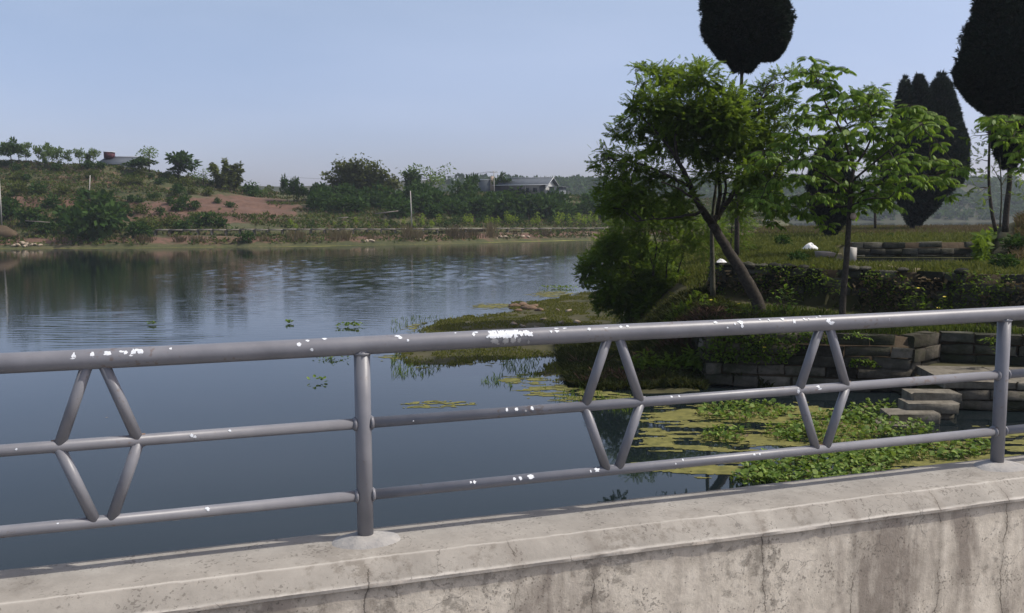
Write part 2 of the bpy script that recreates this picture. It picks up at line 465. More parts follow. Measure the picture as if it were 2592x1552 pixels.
CR = [(wall_t(*q)[0]) for q in ((930, 1480), (1312, 1470), (1508, 1470), (1935, 1480), (2168, 1430), (2385, 1340), (2548, 1400))]
def concrete():
    m, nt, b, N, L = mat('weathered_concrete')
    v = coords(nt, 'Object')
    sep = N.new('ShaderNodeSeparateXYZ'); L.new(v, sep.inputs[0])
    x, y, z = sep.outputs
    geo = N.new('ShaderNodeNewGeometry')
    sn = N.new('ShaderNodeSeparateXYZ'); L.new(geo.outputs['Normal'], sn.inputs[0])
    up = ramp(nt, sn.outputs[2], [(.35, (0, 0, 0)), (.6, (1, 1, 1))])
    base_top = ramp(nt, noise(nt, 5, 8, .65, v), [(.25, (.225, .208, .182)), (.55, (.315, .293, .258)), (.8, (.40, .375, .33))])
    # face: pale lime wash, dark vertical grime
    streak = noise(nt, 1.0, 7, .62, mapping(nt, v, (4.2, 1, .9)), .3)
    blot = noise(nt, 2.4, 6, .6, mapping(nt, v, (1, 1, .75), (4, 0, 2)), .5)
    g1 = ramp(nt, mth(nt, 'MULTIPLY', streak, mth(nt, 'ADD', blot, .5)), [(.44, (0, 0, 0)), (.62, (1, 1, 1))])
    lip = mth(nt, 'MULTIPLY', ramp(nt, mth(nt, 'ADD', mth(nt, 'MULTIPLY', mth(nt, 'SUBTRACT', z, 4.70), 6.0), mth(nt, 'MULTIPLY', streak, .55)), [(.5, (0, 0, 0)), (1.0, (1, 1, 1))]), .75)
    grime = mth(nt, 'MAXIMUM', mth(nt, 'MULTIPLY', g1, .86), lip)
    fine = noise(nt, 22, 6, .7, v)
    face = ramp(nt, fine, [(.25, (.55, .49, .40)), (.6, (.77, .695, .58)), (.85, (.83, .765, .66))])
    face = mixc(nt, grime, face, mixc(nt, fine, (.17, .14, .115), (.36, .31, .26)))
    c = mixc(nt, up, face, base_top)
    # dark mould specks on the sloping cap and top
    sp = mth(nt, 'MULTIPLY', noise(nt, 26, 5, .7, v), noise(nt, 3.2, 4, .6, v))
    spk = ramp(nt, sp, [(.29, (0, 0, 0)), (.37, (1, 1, 1))])
    capm = ramp(nt, mth(nt, 'MULTIPLY', y, -1), [(.15, (.45, .45, .45)), (.19, (1, 1, 1))])
    pit = ramp(nt, mth(nt, 'MULTIPLY', noise(nt, 95, 2, .5, v), mth(nt, 'ADD', noise(nt, 9, 3, .6, v), .35)), [(.545, (0, 0, 0)), (.60, (1, 1, 1))])
    c = mixc(nt, mth(nt, 'MULTIPLY', pit, .55), c, (.10, .088, .075))
    c = mixc(nt, mth(nt, 'MULTIPLY', mth(nt, 'MULTIPLY', spk, capm), .6), c, (.16, .14, .115))
    # edge highlight painted into the colour: pale lines along the crest and the lip
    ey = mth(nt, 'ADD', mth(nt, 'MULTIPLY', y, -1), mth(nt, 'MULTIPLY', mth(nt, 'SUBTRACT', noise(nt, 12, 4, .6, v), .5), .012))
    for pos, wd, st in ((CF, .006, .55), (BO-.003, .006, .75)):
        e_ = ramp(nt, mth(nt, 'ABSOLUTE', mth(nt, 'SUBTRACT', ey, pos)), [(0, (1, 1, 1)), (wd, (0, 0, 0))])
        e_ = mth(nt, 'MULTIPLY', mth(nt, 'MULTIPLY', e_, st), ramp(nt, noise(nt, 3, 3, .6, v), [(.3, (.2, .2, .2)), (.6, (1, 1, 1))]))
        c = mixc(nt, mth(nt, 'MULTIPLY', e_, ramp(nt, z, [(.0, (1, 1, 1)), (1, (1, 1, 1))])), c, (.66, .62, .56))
    # cracks
    zy = mth(nt, 'ADD', z, mth(nt, 'MULTIPLY', y, 1.0))
    cv = N.new('ShaderNodeCombineXYZ'); L.new(zy, cv.inputs[0]); L.new(mth(nt, 'MULTIPLY', x, .6), cv.inputs[1])
    wob = mth(nt, 'MULTIPLY', mth(nt, 'SUBTRACT', noise(nt, 5, 6, .65, cv.outputs[0]), .5), .11)
    xw = mth(nt, 'ADD', x, wob)
    dmin = None
    for t in CR:
        dq = mth(nt, 'ABSOLUTE', mth(nt, 'SUBTRACT', xw, t))
        dmin = dq if dmin is None else mth(nt, 'MINIMUM', dmin, dq)
    wid = mth(nt, 'MULTIPLY', noise(nt, 9, 3, .6, mapping(nt, v, (1, 1, 1), (7, 3, 1))), .009)
    crk = mth(nt, 'LESS_THAN', dmin, mth(nt, 'SUBTRACT', wid, .0028))
    ontop = ramp(nt, mth(nt, 'MULTIPLY', y, -1), [(.15, (0, 0, 0)), (.22, (1, 1, 1))])
    crk = mth(nt, 'MULTIPLY', mth(nt, 'MULTIPLY', crk, ontop), mth(nt, 'GREATER_THAN', noise(nt, 3.1, 2, .5, mapping(nt, v, (1, 1, 1), (3, 9, 4))), .45))
    halo = ramp(nt, mth(nt, 'ADD', dmin, mth(nt, 'MULTIPLY', fine, .04)), [(.018, (1, 1, 1)), (.055, (0, 0, 0))])
    c = mixc(nt, mth(nt, 'MULTIPLY', mth(nt, 'MULTIPLY', halo, ontop), .40), c, (.17, .145, .12))
    # fine net of hair cracks
    vo = N.new('ShaderNodeTexVoronoi'); vo.feature = 'DISTANCE_TO_EDGE'; vo.inputs['Scale'].default_value = 3.2
    dv = N.new('ShaderNodeVectorMath'); dv.operation = 'ADD'
    nn = N.new('ShaderNodeTexNoise'); nn.inputs['Scale'].default_value = 6; nn.inputs['Detail'].default_value = 5
    L.new(v, nn.inputs['Vector'])
    sc_ = N.new('ShaderNodeVectorMath'); sc_.operation = 'SCALE'; sc_.inputs['Scale'].default_value = .3
    L.new(nn.outputs['Color'], sc_.inputs[0]); L.new(v, dv.inputs[0]); L.new(sc_.outputs[0], dv.inputs[1])
    L.new(dv.outputs[0], vo.inputs['Vector'])
    hair = mth(nt, 'MULTIPLY', mth(nt, 'LESS_THAN', vo.outputs['Distance'], .0045), mth(nt, 'GREATER_THAN', noise(nt, 2.0, 2, .5, mapping(nt, v, (1, 1, 1), (2, 5, 8))), .56))
    c = mixc(nt, mth(nt, 'MULTIPLY', hair, .5), c, (.10, .09, .08))
    c = mixc(nt, mth(nt, 'MULTIPLY', crk, .62), c, (.05, .043, .036))
    L.new(c, b.inputs['Base Color'])
    b.inputs['Roughness'].default_value = .92
    b.inputs['Specular IOR Level'].default_value = .25
    hgt = mth(nt, 'SUBTRACT', mth(nt, 'ADD', mth(nt, 'MULTIPLY', fine, .35), mth(nt, 'MULTIPLY', noise(nt, 70, 4, .7, v), .2)), mth(nt, 'MULTIPLY', crk, .8))
    bump(nt, b, hgt, .55, .012)
    return m
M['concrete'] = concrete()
M['collar'] = flat_mat('grey_mortar', (.26, .255, .25), (.42, .40, .37), 14, .9, .5, .01)

def build_parapet():
    ts = np.arange(-5.0, 9.0, .035)
    zt, zb = CAMH+H0, CAMH+BH
    prof = [(-CB, 3.2), (-CB, zt-.006), (-CB+.006, zt), (-.02, zt+.001), (.08, zt), (CF-.008, zt), (CF+.004, zt-.003), ((CF+BO)/2, (zt+zb)/2+.001),
            (BO-.004, zb), (BO, zb-.004), (BO-.002, zb-.015), (BO-.012, zb-.018), (BO-.014, zb-.2), (BO-.012, DECK)]
    n = len(prof)
    V = np.zeros((len(ts), n, 3))
    for k, (o, z) in enumerate(prof):
        w1 = (fbm(ts*2.0, np.full_like(ts, k*.37), 5)-.5)
        w2 = (fbm(ts*22, np.full_like(ts, k*.9), 9, 2)-.5)
        amp = .010 if 0 < k < n-1 else 0
        V[:, k, 0] = ts
        V[:, k, 1] = -(o + amp*.7*w1 + (.005*w2 if k in (5, 6, 8, 9, 10) else 0))
        V[:, k, 2] = z + amp*.5*(fbm(ts*2, ts*0+3, 6)-.5) + (.004*w2 if k in (5, 6, 8, 9) else 0)
    i = np.arange(len(ts)-1)[:, None]*n; j = np.arange(n-1)[None, :]
    F = np.stack([i+j, i+j+1, i+n+j+1, i+n+j], -1).reshape(-1, 4)[:, ::-1]
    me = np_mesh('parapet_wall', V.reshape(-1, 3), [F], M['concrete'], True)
    me.set_sharp_from_angle(angle=R(35)) if hasattr(me, 'set_sharp_from_angle') else None
    o = link('parapet_wall', me, None, (POST1[0], POST1[1], 0))
    o.rotation_euler = (0, 0, TH)
    props(o, 'weathered cracked concrete parapet wall with sloping cap carrying the grey pipe railing', 'wall')
build_parapet()

deck = MB()
c = POST1 + nv*(BO + 3.6) + tv*2
deck.box((c[0], c[1], DECK-.2), (26, 7.3, .4), TH)
props(deck.build('road', M['road']), kind='structure')

def W(t, n, h):
    """railing frame -> local coordinates of the railing empty (x = t, y = -n, z above camera height)"""
    return np.array([t, -n, CAMH + h])

rail = empty('pipe_railing', (POST1[0], POST1[1], 0), 'grey painted steel pipe railing with diamond braces along the concrete parapet', 'railing', rz=TH)
RT, RM, RP, RB = .0315, .0188, .0275, .0180
def straight(a, b, r, n=20, seg=2):
    m = MB()
    P = np.linspace(a, b, seg)
    m.tube(P, r, n)
    return m
# top rail: gently uneven pipe
ts = np.linspace(-4.2, 8.6, 90)
m = MB(); m.tube(np.stack([ts, ts*0 + .0015*np.sin(ts*1.9), CAMH+HT + .0015*np.sin(ts*2.3)], 1), RT, 28)
top = m.build('top_rail', M['steel'], rail, True)
posts = [-LBAY, 0, LBAY, 2*LBAY]
post_obj = []
for t in posts:
    m = MB(); m.tube([W(t, 0, H0-.01), W(t, 0, -.8), W(t, 0, HT)], RP, 24)
    m.tube([W(t, 0, HT-.033), W(t, 0, HT-.024)], [RP+.001, RP+.006], 20)
    p = m.build('post', M['steel'], rail, True); post_obj.append(p)
    # mortar collar
    A, Rr = np.linspace(0, 2*PI, 28, endpoint=False), [.028, .05, .085, .115, .128]
    Z = [.020, .019, .013, .004, -.006]
    V, F = [], []
    for r_, z_ in zip(Rr, Z):
        w = r_*(1 + .16*(fbm(np.cos(A)*2+t, np.sin(A)*2, 3)-.5)*(r_ > .03))
        V.append(np.stack([t + w*np.cos(A), w*np.sin(A)*.72 - .012*(r_ > .06), CAMH+H0+z_ + .004*(vnoise(A*2, A*0+r_*40, 2)-.5)], 1))
    for i in range(4):
        for j in range(28):
            F.append([i*28+j, i*28+(j+1) % 28, i*28+28+(j+1) % 28, i*28+28+j][::-1])
    mc = MB(); mc.add(np.concatenate(V), F)
    mc.build('mortar_collar', M['collar'], rail, True)
for a, b in zip(posts[:-1], posts[1:]):
    for h, nm in ((HM, 'middle_rail'), (HB, 'bottom_rail')):
        straight(W(a+RP*.6, 0, h), W(b-RP*.6, 0, h), RM, 20, 3).build(nm, M['steel'], rail, True)
    for side, t in ((1, a), (-1, b)):
        for h in (HM, HB):
            m = MB(); m.tube([W(t+side*(RP-.004), 0, h), W(t+side*(RP+.002), 0, h), W(t+side*(RP+.008), 0, h)], [RM+.005, RM+.006, RM+.001], 14)
            o = m.build('weld_bead', M['steel'], rail, True)
    for k in (1, 2):
        t = a + LBAY*k/3 if a > -1 else -.822 - .94*(2-k)      # measured in the photograph
        for sgn in (-1, 1):
            for (t0, h0), (t1, h1) in (((.0165, HT), (.113, HM)), ((.115, HM), (.0225, HB))):
                A, B = W(t+sgn*t0, 0, h0), W(t+sgn*t1, 0, h1)
                straight(A, B, RB, 18, 2).build('brace', M['steel'], rail, True)
        for sgn in (-1, 1):      # welds where the braces meet the middle and bottom rails
            m = MB()
            m.tube([W(t+sgn*.112-.022, 0, HM+RM*.80), W(t+sgn*.112+.022, 0, HM+RM*.80)], .0065, 8)
            m.tube([W(t+sgn*.112-.020, 0, HM-RM*.80), W(t+sgn*.112+.020, 0, HM-RM*.80)], .0060, 8)
            m.build('weld_bead', M['rust'] if RNG.random() < .45 else M['steel'], rail, True)
        m = MB(); m.tube([W(t-.04, 0, HB+RM*.82), W(t+.04, 0, HB+RM*.82)], .006, 8)
        m.build('weld_bead', M['rust'] if RNG.random() < .4 else M['steel'], rail, True)

# bare patches where paint has flaked off: thin curved flakes lying on the pipes
def rail_t(px, py, h):
    d = ray(px, py); o = np.array([0, 0, CAMH])
    s_ = ((POST1 - o) @ nv)/(d @ nv)
    p = o + d*s_
    return float((p - POST1) @ tv), float(p[2] - CAMH - h)

def flakes(spots, h, r, name, parent):
    """spots: (px, py, width px, height px, grey?) on a pipe of radius r"""
    for sp in spots:
        px, py, wpx, hpx = sp[:4]
        t, dz = rail_t(px, py, h)
        a0 = math.asin(max(-.93, min(.93, dz/r)))+.12        # the pipe is seen slightly from above
        sc_ = (3.0 + t*math.sin(TH))/FPX
        hw, ha = wpx*sc_/2, hpx*sc_/2/r/max(.45, math.cos(a0))
        n = 14
        A = np.linspace(0, 2*PI, n, endpoint=False)
        rr = 1 + .75*(RNG.random(n)-.5)
        du, da = hw*np.cos(A)*rr, ha*np.sin(A)*rr
        lift = r+.0006+.0004*RNG.random()
        V = np.stack([t+du, -lift*np.cos(a0+da), CAMH+h+lift*np.sin(a0+da)], 1)
        V = np.concatenate([V, [[t, -(lift+.0002)*math.cos(a0), CAMH+h+(lift+.0002)*math.sin(a0)]]])
        m = MB(); m.add(V, [[i, (i+1) % n, n] for i in range(n)])
        m.build(name, M['flake_grey'] if len(sp) > 4 and sp[4] else M['flake'], parent)

Z1 = lambda x, y: (x/1.973, 800+y/1.973)
Z2 = lambda x, y: (900+x/3.099, 750+y/3.099)
Z3 = lambda x, y: (1400+x/2.0797, 780+y/2.0797)
top_sp = []
for x, y, w, h in ((375, 200, 9, 17), (372, 215, 14, 8), (466, 195, 8, 18), (541, 185, 17, 9), (545, 192, 8, 7), (612, 178, 12, 5), (632, 182, 9, 10), (672, 180, 13, 15), (704, 180, 12, 14), (660, 200, 10, 8), (722, 205, 5, 6), (854, 163, 7, 5),
                   (1490, 142, 10, 9), (1533, 124, 9, 4), (1552, 166, 7, 9), (1618, 114, 12, 4), (690, 170, 16, 6)):
    top_sp.append((*Z1(x, y), w, h))
for x, y, w, h in ((565, 235, 11, 22), (680, 220, 20, 9), (390, 240, 9, 12), (728, 235, 6, 12), (1010, 205, 4, 4), (950, 208, 4, 3)):
    top_sp.append((*Z1(x, y), w, h, 1))
for x, y, w, h in ((320, 312, 12, 4), (340, 322, 9, 8), (397, 346, 6, 6), (912, 298, 9, 7), (935, 284, 14, 3), (775, 289, 6, 2), (1015, 320, 6, 5), (1515, 277, 7, 5), (1560, 274, 12, 5), (1563, 254, 13, 2.5), (1630, 250, 12, 2.5), (1813, 258, 9, 6), (1947, 250, 10, 2), (2062, 241, 8, 4), (2115, 236, 9, 4)):
    top_sp.append((*Z2(x, y), w, h))
for _ in range(62):      # the large scraped patch
    x = RNG.uniform(1035, 1290); top_sp.append((*Z2(x, RNG.uniform(272, 322) - (x-1035)*.03), RNG.uniform(4, 12), RNG.uniform(5, 13)))
for x in (1320, 1335, 1350): top_sp.append((*Z2(x, 285+(x-1320)*.4), 13, 11))
for x, y, w, h in ((1070, 350, 18, 14), (1155, 350, 14, 16), (1215, 345, 14, 14), (1262, 345, 11, 10), (1335, 360, 6, 10), (1100, 372, 8, 5)):
    top_sp.append((*Z2(x, y), w, h, 1))
for x, y, w, h in ((840, 76, 9, 5), (895, 103, 5, 4), (937, 84, 5, 4), (968, 74, 16, 7), (972, 92, 8, 9), (1075, 63, 5, 3), (1120, 62, 5, 4), (1192, 58, 9, 5), (1246, 70, 8, 11), (1303, 58, 6, 5), (1327, 58, 5, 4), (1370, 50, 6, 2), (1395, 43, 6, 2), (1425, 66, 14, 11), (1440, 80, 17, 8), (1742, 64, 5, 8), (380, 96, 7, 4), (345, 98, 6, 4), (178, 110, 6, 5)):
    top_sp.append((*Z3(x, y), w, h))
flakes(top_sp, HT, RT, 'bare_patch', top)
mids = [o for o in rail.children if o.name.startswith('middle_rail')]
bots = [o for o in rail.children if o.name.startswith('bottom_rail')]
flakes([(*Z1(88, 662), 5, 5), (*Z1(958, 593), 11, 7), (*Z1(975, 600), 8, 6), (*Z1(1148, 570), 7, 5), (*Z1(980, 612), 6, 5, 1), (*Z1(1012, 606), 7, 4, 1)], HM, RM, 'bare_patch', mids[0])
flakes([(*Z2(1178, 1104-217), 8, 8), (*Z2(1253, 1101-217), 9, 7), (*Z2(1375, 1090-217), 9, 8), (*Z2(1322, 1112-217), 6, 4, 1), (*Z2(445, 1190-217), 4, 3), (*Z3(615, 465), 6, 4), (*Z3(655, 463), 5, 4), (*Z3(1278, 436), 7, 14), (*Z3(1383, 412), 9, 5), (*Z3(1390, 424), 10, 4)], HM, RM, 'bare_patch', mids[1])
flakes([(*Z1(1035, 957), 12, 6), (*Z1(1040, 964), 6, 5), (*Z1(292, 1032), 5, 3), (*Z1(880, 1016), 18, 4, 1), (*Z1(1045, 998), 20, 4, 1), (*Z1(950, 1010), 12, 3, 1)], HB, RM, 'bare_patch', bots[0])
B2 = lambda x, y: (800+x/2.479, 1150+y/2.479)
flakes([(*B2(965, 172), 5, 5), (*B2(988, 171), 8, 6), (*B2(1237, 149), 7, 7), (*B2(1273, 145), 8, 8), (*B2(1340, 135), 16, 9), (*B2(1712, 102), 5, 6), (*B2(1752, 94), 13, 8), (*B2(2243, 55), 4, 4), (*B2(2293, 33), 5, 4), (*Z3(1047, 768), 6, 5), (*Z3(1075, 766), 6, 4)], HB, RM, 'bare_patch', bots[1])

# ------------------------------------------------------------------ water
def poly_sd(P, X, Y):
    """signed distance to a closed polygon, positive inside"""
    P = np.asarray(P, float)
    d2 = np.full(X.shape, 1e9); ins = np.zeros(X.shape, bool)
    for a, b in zip(P, np.roll(P, -1, 0)):
        e = b-a; wx, wy = X-a[0], Y-a[1]
        t = np.clip((wx*e[0]+wy*e[1])/(e@e+1e-9), 0, 1)
        d2 = np.minimum(d2, (wx-t*e[0])**2+(wy-t*e[1])**2)
        c1 = (a[1] <= Y) & (b[1] > Y); c2 = (a[1] > Y) & (b[1] <= Y)
        cr = e[0]*wy-e[1]*wx
        ins ^= (c1 & (cr > 0)) | (c2 & (cr < 0))
    return np.where(ins, 1, -1)*np.sqrt(d2)

# the lake: one sheet, with real wavelets where the wind ruffles it
def lake():
    xs = np.concatenate([[-900, -400, -160], np.arange(-100, 50, .55), [60, 90, 150, 300, 700, 1600]])
    ys = np.concatenate([[3.2, 8, 14, 20, 26, 32], np.arange(36, 58, .12), np.arange(58, 110, .14), np.arange(110, 172, .2), [180, 200, 240, 300, 400, 600, 1000, 2600]])
    X, Y = np.meshgrid(xs, ys)
    zp = lambda *q: [tuple(at_z(*p, 0)[:2]) for p in q]
    ruf = zp((120, 706), (420, 676), (520, 652), (760, 643), (1100, 640), (1560, 645), (1560, 700), (1330, 752), (1120, 812), (760, 850), (520, 800), (380, 742))
    rip = zp((-60, 800), (240, 772), (520, 815), (640, 850), (420, 890), (-60, 900))
    m1 = sstep(-5, 14, poly_sd(ruf, X, Y) + 8*(fbm(X*.08, Y*.05, 201)-.5) + 6*(fbm(X*.6, Y*.3, 203)-.5))
    m1 = m1*(.45+1.1*(fbm(X*.05, Y*.04, 205)-.2))
    m2 = sstep(-1, 6, poly_sd(rip, X, Y) + 5*(fbm(X*.25, Y*.3, 207)-.5))*(.3+1.0*fbm(X*.4, Y*.5, 209))
    Z = 0*X
    r = np.random.default_rng(5)
    for k in range(14):
        lam = r.uniform(.5, 1.1); a = r.normal(0, .5); ph = r.uniform(0, 6.28)
        Z = Z + m1*.0026*lam*np.sin((X*math.sin(a)+Y*math.cos(a))*2*PI/lam + ph + 5*vnoise(X*.22, Y*.22, 300+k))
    for k in range(4):
        lam = r.uniform(.45, 1.0); a = r.normal(-.16, .2); ph = r.uniform(0, 6.28)
        Z = Z + m2*.006*lam*np.sin((X*math.sin(a)+Y*math.cos(a))*2*PI/lam + ph + 5*vnoise(X*.25, Y*.5, 320+k))
    nx, ny = len(xs), len(ys)
    i = np.arange(ny-1)[:, None]*nx; j = np.arange(nx-1)[None]
    F = np.stack([i+j, i+j+1, i+nx+j+1, i+nx+j], -1).reshape(-1, 4)
    props(link('water', np_mesh('water', np.stack([X, Y, Z], -1).reshape(-1, 3), [F], M['water'], True)), kind='structure')
lake()

# ------------------------------------------------------------------ right bank
Zp = lambda px, py: tuple(at_z(px, py, 0)[:2])
shore = [Zp(*q) for q in ((1461, 741), (1368, 761), (1294, 764), (1287, 790), (1174, 799), (1061, 819), (1045, 840), (990, 892), (1029, 925), (1126, 930), (1222, 917), (1319, 907), (1384, 915),
                          (1330, 945), (1384, 962), (1474, 985), (1620, 1003), (1788, 992))]
QA, QB, QC = np.array([6.8, 31.3]), np.array([13.4, 29.7]), np.array([14.8, 30.7])
LA, LB_ = np.array([12.6, 27.2]), np.array([20.5, 26.0])         # landing edge
shore += [(6.8, 31.35), (13.4, 29.75), (13.5, 27.1), (30, 25.5), (120, 25), (120, 102), (60, 102), (26, 97), (22.5, 85), (18.6, 73), (14, 72), (9, 74)]
UA, UB = np.array([8.6, 39.4]), np.array([18.6, 32.7])           # upper wall top line
UB2 = UA + (UB-UA)*3.2
ud = (UB-UA)/np.linalg.norm(UB-UA); un = np.array([ud[1], -ud[0]])*-1.0   # un points behind the wall
if un[1] < 0: un = -un
POND = [(15.8, 41.8), (22.2, 58), (32, 58), (21.6, 40.6)]
RAG = 3.4
POND_CUT = [(15.9, 41.8), (20.9, 58.9), (32.4, 58.9), (21.6, 40.8)]
def bank_z(X, Y):
    X, Y = np.asarray(X, float), np.asarray(Y, float)
    sd = poly_sd(shore, X, Y)
    nz = fbm(X*.25, Y*.25, 21)-.5
    zw = np.minimum(.03+.016*np.maximum(sd, 0), .6) + .16*nz*sstep(0, 4, sd)
    east = sstep(4.2, 7.6, X - .06*(Y-31))
    zA = zw*(1-east) + (1.88 + .03*(Y-31) + .3*nz)*east
    s_ = (X-UA[0])*un[0] + (Y-UA[1])*un[1]
    al = (X-UA[0])*ud[0] + (Y-UA[1])*ud[1]
    wid = .25 + 6*sstep(.8, -4, al)
    kB = sstep(-.1, 1, s_/wid)*sstep(6.5, 12.5, X - .10*(Y-40))*1.0
    kB = np.where((al > .8) & (s_ < 6), sstep(-.1, 1, s_/wid), kB)
    zB = 3.70+.011*(Y-38) + .18*nz
    z = zA*(1-kB)+zB*kB
    # foot of the upper wall: soil slope
    z = z + (1-kB)*east*.35*np.exp(-np.maximum(-s_, 0)/1.3)*sstep(16, 9, X)
    # mound on the right
    z = z + 2.0*np.exp(-(((X-27.3)/3.6)**2+((Y-46)/4.2)**2))
    z = np.where(poly_sd(POND_CUT, X, Y) > 0, 2.9, z)
    # landing behind the steps, in front of the quay walls
    qs = (X-13.4)*(-.15) + (Y-29.75)
    k3 = (X > 13.3) & ((Y - (30.7 + (X-14.8)*(-.35))) < .62) & ((Y-29.7) - (X-13.4)*.72 < .62)
    z = np.where(k3, .87, z)
    wl_ = np.where(X < 6.85, 3.6, .9)
    rag = np.where(X < 5.5, RAG*(fbm(X*1.1, Y*.6, 23)-.56), .35*nz)
    return np.where(sd > 0, z*sstep(-.02, wl_, sd + rag) - .04*sstep(.1, -.3, sd + rag), -.5-.15*np.minimum(-sd, 4))

xs = np.concatenate([np.arange(-8, 32, .4), np.arange(32, 121, 2)])
ys = np.concatenate([np.arange(24.6, 62, .4), np.arange(62, 110, 1)])
GX, GY = np.meshgrid(xs, ys)
GZ = bank_z(GX, GY)
nx, ny = len(xs), len(ys)
i = np.arange(ny-1)[:, None]*nx; j = np.arange(nx-1)[None, :]
F = np.stack([i+j, i+j+1, i+nx+j+1, i+nx+j], -1).reshape(-1, 4)
bank_m = flat_mat('bank_soil_and_moss', (.028, .032, .010), (.055, .052, .02), .45, .95, .6, .06, c3=(.10, .085, .045))
me = np_mesh('bank', np.stack([GX, GY, GZ], -1).reshape(-1, 3), [F], bank_m, True)
props(link('bank', me), kind='structure')

# stone pieces -----------------------------------------------------
def stone_mesh(l, h, d, seed):
    r = np.random.default_rng(seed)
    V, F = [], []
    m = MB()
    b = .045
    X = np.array([-l/2, -l/2+b, l/2-b, l/2]); Zz = np.array([-h/2, -h/2+b*.8, h/2-b*.8, h/2])
    grid = np.zeros((4, 4, 3))
    for i in range(4):
        for j in range(4):
            inner = (1 if i in (1, 2) else 0) + (1 if j in (1, 2) else 0)
            grid[i, j] = (X[i], (0 if inner == 2 else .035) + r.normal(0, .012), Zz[j])
    grid[..., 0] += r.normal(0, .022, (4, 4)); grid[..., 2] += r.normal(0, .020, (4, 4)); grid[..., 1] += r.normal(0, .018, (4, 4))
    m.add(grid.reshape(-1, 3), [[i*4+j, i*4+4+j, i*4+5+j, i*4+1+j] for i in range(3) for j in range(3)])
    # top, sides, back
    back = np.array([[-l/2, d, -h/2], [l/2, d, -h/2], [l/2, d, h/2], [-l/2, d, h/2]])
    m.add(np.concatenate([grid[:, 3], back[2:4]]), [[3, 2, 1, 0, 5, 4][::-1]])
    m.add(np.concatenate([grid[:, 0], back[0:2]]), [[0, 1, 2, 3, 5, 4][::-1]])
    m.add(np.concatenate([grid[0], back[[0, 3]]]), [[0, 1, 2, 3, 5, 4]])
    m.add(np.concatenate([grid[3], back[[1, 2]]]), [[0, 1, 2, 3, 5, 4][::-1]])
    return m
STV = {}
def stone(parent, p, rz, l, h, d, mt, name='stone'):
    key = (round(l, 1), mt.name, random.randint(0, 2))
    if key not in STV:
        STV[key] = stone_mesh(1.0, 1.0, 1.0, hash(key[0]*10+key[2]) % 1000)
        mm = MB(); mm.v = [v*np.array([key[0], .36, 1]) if False else v for v in STV[key].v]; mm.order = STV[key].order; mm.n = STV[key].n
        STV[key] = stone_mesh(key[0], .36, .5, int(key[0]*100)+key[2]*7).mesh('stone', mt)
    o = link(name, STV[key], parent, p)
    o.rotation_euler = (random.gauss(0, .012), random.gauss(0, .010), rz + random.gauss(0, .012))
    o.scale = (l/key[0], d/.5, h/.36)
    return o

def masonry(name, A, B, zb, zt, label, mt, hr=.36, lr=(.7, 1.3), ragged=.0, dep=.5, back=True, parent=None):
    A, B = np.asarray(A, float), np.asarray(B, float)
    Ln = np.linalg.norm(B-A); d = (B-A)/Ln
    rz = math.atan2(d[1], d[0])
    e = empty(name, (A[0], A[1], zb), label, 'wall', rz=rz) if parent is None else parent
    rows = int(round((zt-zb)/hr)); h = (zt-zb)/rows
    for k in range(rows):
        x = -random.uniform(0, .4)
        while x < Ln-.05:
            l = random.uniform(*lr)
            x1 = min(x+l, Ln)
            if Ln-x1 < .35: x1 = Ln
            x0 = max(x, 0)
            if k == rows-1 and random.random() < ragged: x = x1; continue
            hs = random.uniform(.86, 1.0)
            stone(e, ((x0+x1)/2, random.gauss(0, .05), h*(k+.5)+random.gauss(0, .012)), 0, x1-x0-random.uniform(.02, .06), (h-.02)*hs, dep, mt)
            x = x1
    if back:
        mm = MB(); mm.box((Ln/2, dep*.5+.13, (zt-zb)/2-.02), (Ln-.02, dep*.9, zt-zb-.06))
        mm.build('core', M['soil'], e)
    return e

quay = masonry('stone_quay', QA, QB, -.36, 1.92, 'dark stone quay wall rising from the weedy water left of the steps', M['stone'], .37, (.8, 1.7), .12)
masonry('stone_quay', QB+np.array([.02, 0.02]), QC, -.36, 1.94, 'short sunlit corner face of the stone quay above the steps', M['stone'], .46, (.7, 1.1), 0)
masonry('stone_wall', QC+np.array([.0, .05]), (20.5, 28.7), .80, 1.93, 'mossy stone wall behind the landing at the top of the steps', M['stone_dark'], .37, (.8, 1.5), .05)
masonry('stone_quay', (13.6, 27.05), (20.5, 26.15), -.3, .62, 'low stone landing front right of the stone steps', M['stone'], .31, (.9, 1.6), 0)
masonry('stone_quay', (7.0, 35.2), QA+np.array([.02, .05]), -.36, 1.9, 'shaded return of the quay wall at its left end', M['stone'], .37, (.7, 1.3), .1)
up = masonry('terrace_wall', UA, UA+ud*19, 2.0, 3.76, 'long dark rubble terrace wall behind the slender pinnate tree', M['stone_dark'], .33, (.5, 1.1), .35)

# steps and landing slabs
steps = empty('stone_steps', tuple(at_z(2300, 1097, 0)), 'worn pale stone steps leading down to the weedy water', 'steps')
so = np.array(steps.location)
for (x0, x1, z, Y) in ((2232, 2345, .07, 24.75), (2258, 2384, .27, 25.25), (2302, 2428, .47, 25.75), (2312, 2434, .67, 26.25)):
    a, b = at_d(x0, 1000, Y), at_d(x1, 1000, Y)
    l = b[0]-a[0]
    mm = MB()
    sm = stone_mesh(l, .29, .85, int(x0))
    o = sm.build('step', M['step_stone'], steps)
    o.location = ((a[0]+b[0])/2-so[0], Y-so[1], z-.145-so[2])
    o.rotation_euler = (R(random.uniform(-1.5, 1.5)), R(random.uniform(-2, 2)), R(random.uniform(-9, -2)))
    mm = MB(); mm.box((l*.5*.1, .5, -.28), (l*.86, .7, .42), 0, .02); q = mm.build('riser_block', M['stone'], steps); q.location = o.location
land = empty('landing_slabs', (13.25, 27.05, .62), 'pale stone slabs of the landing above the steps', 'landing')
x = 0
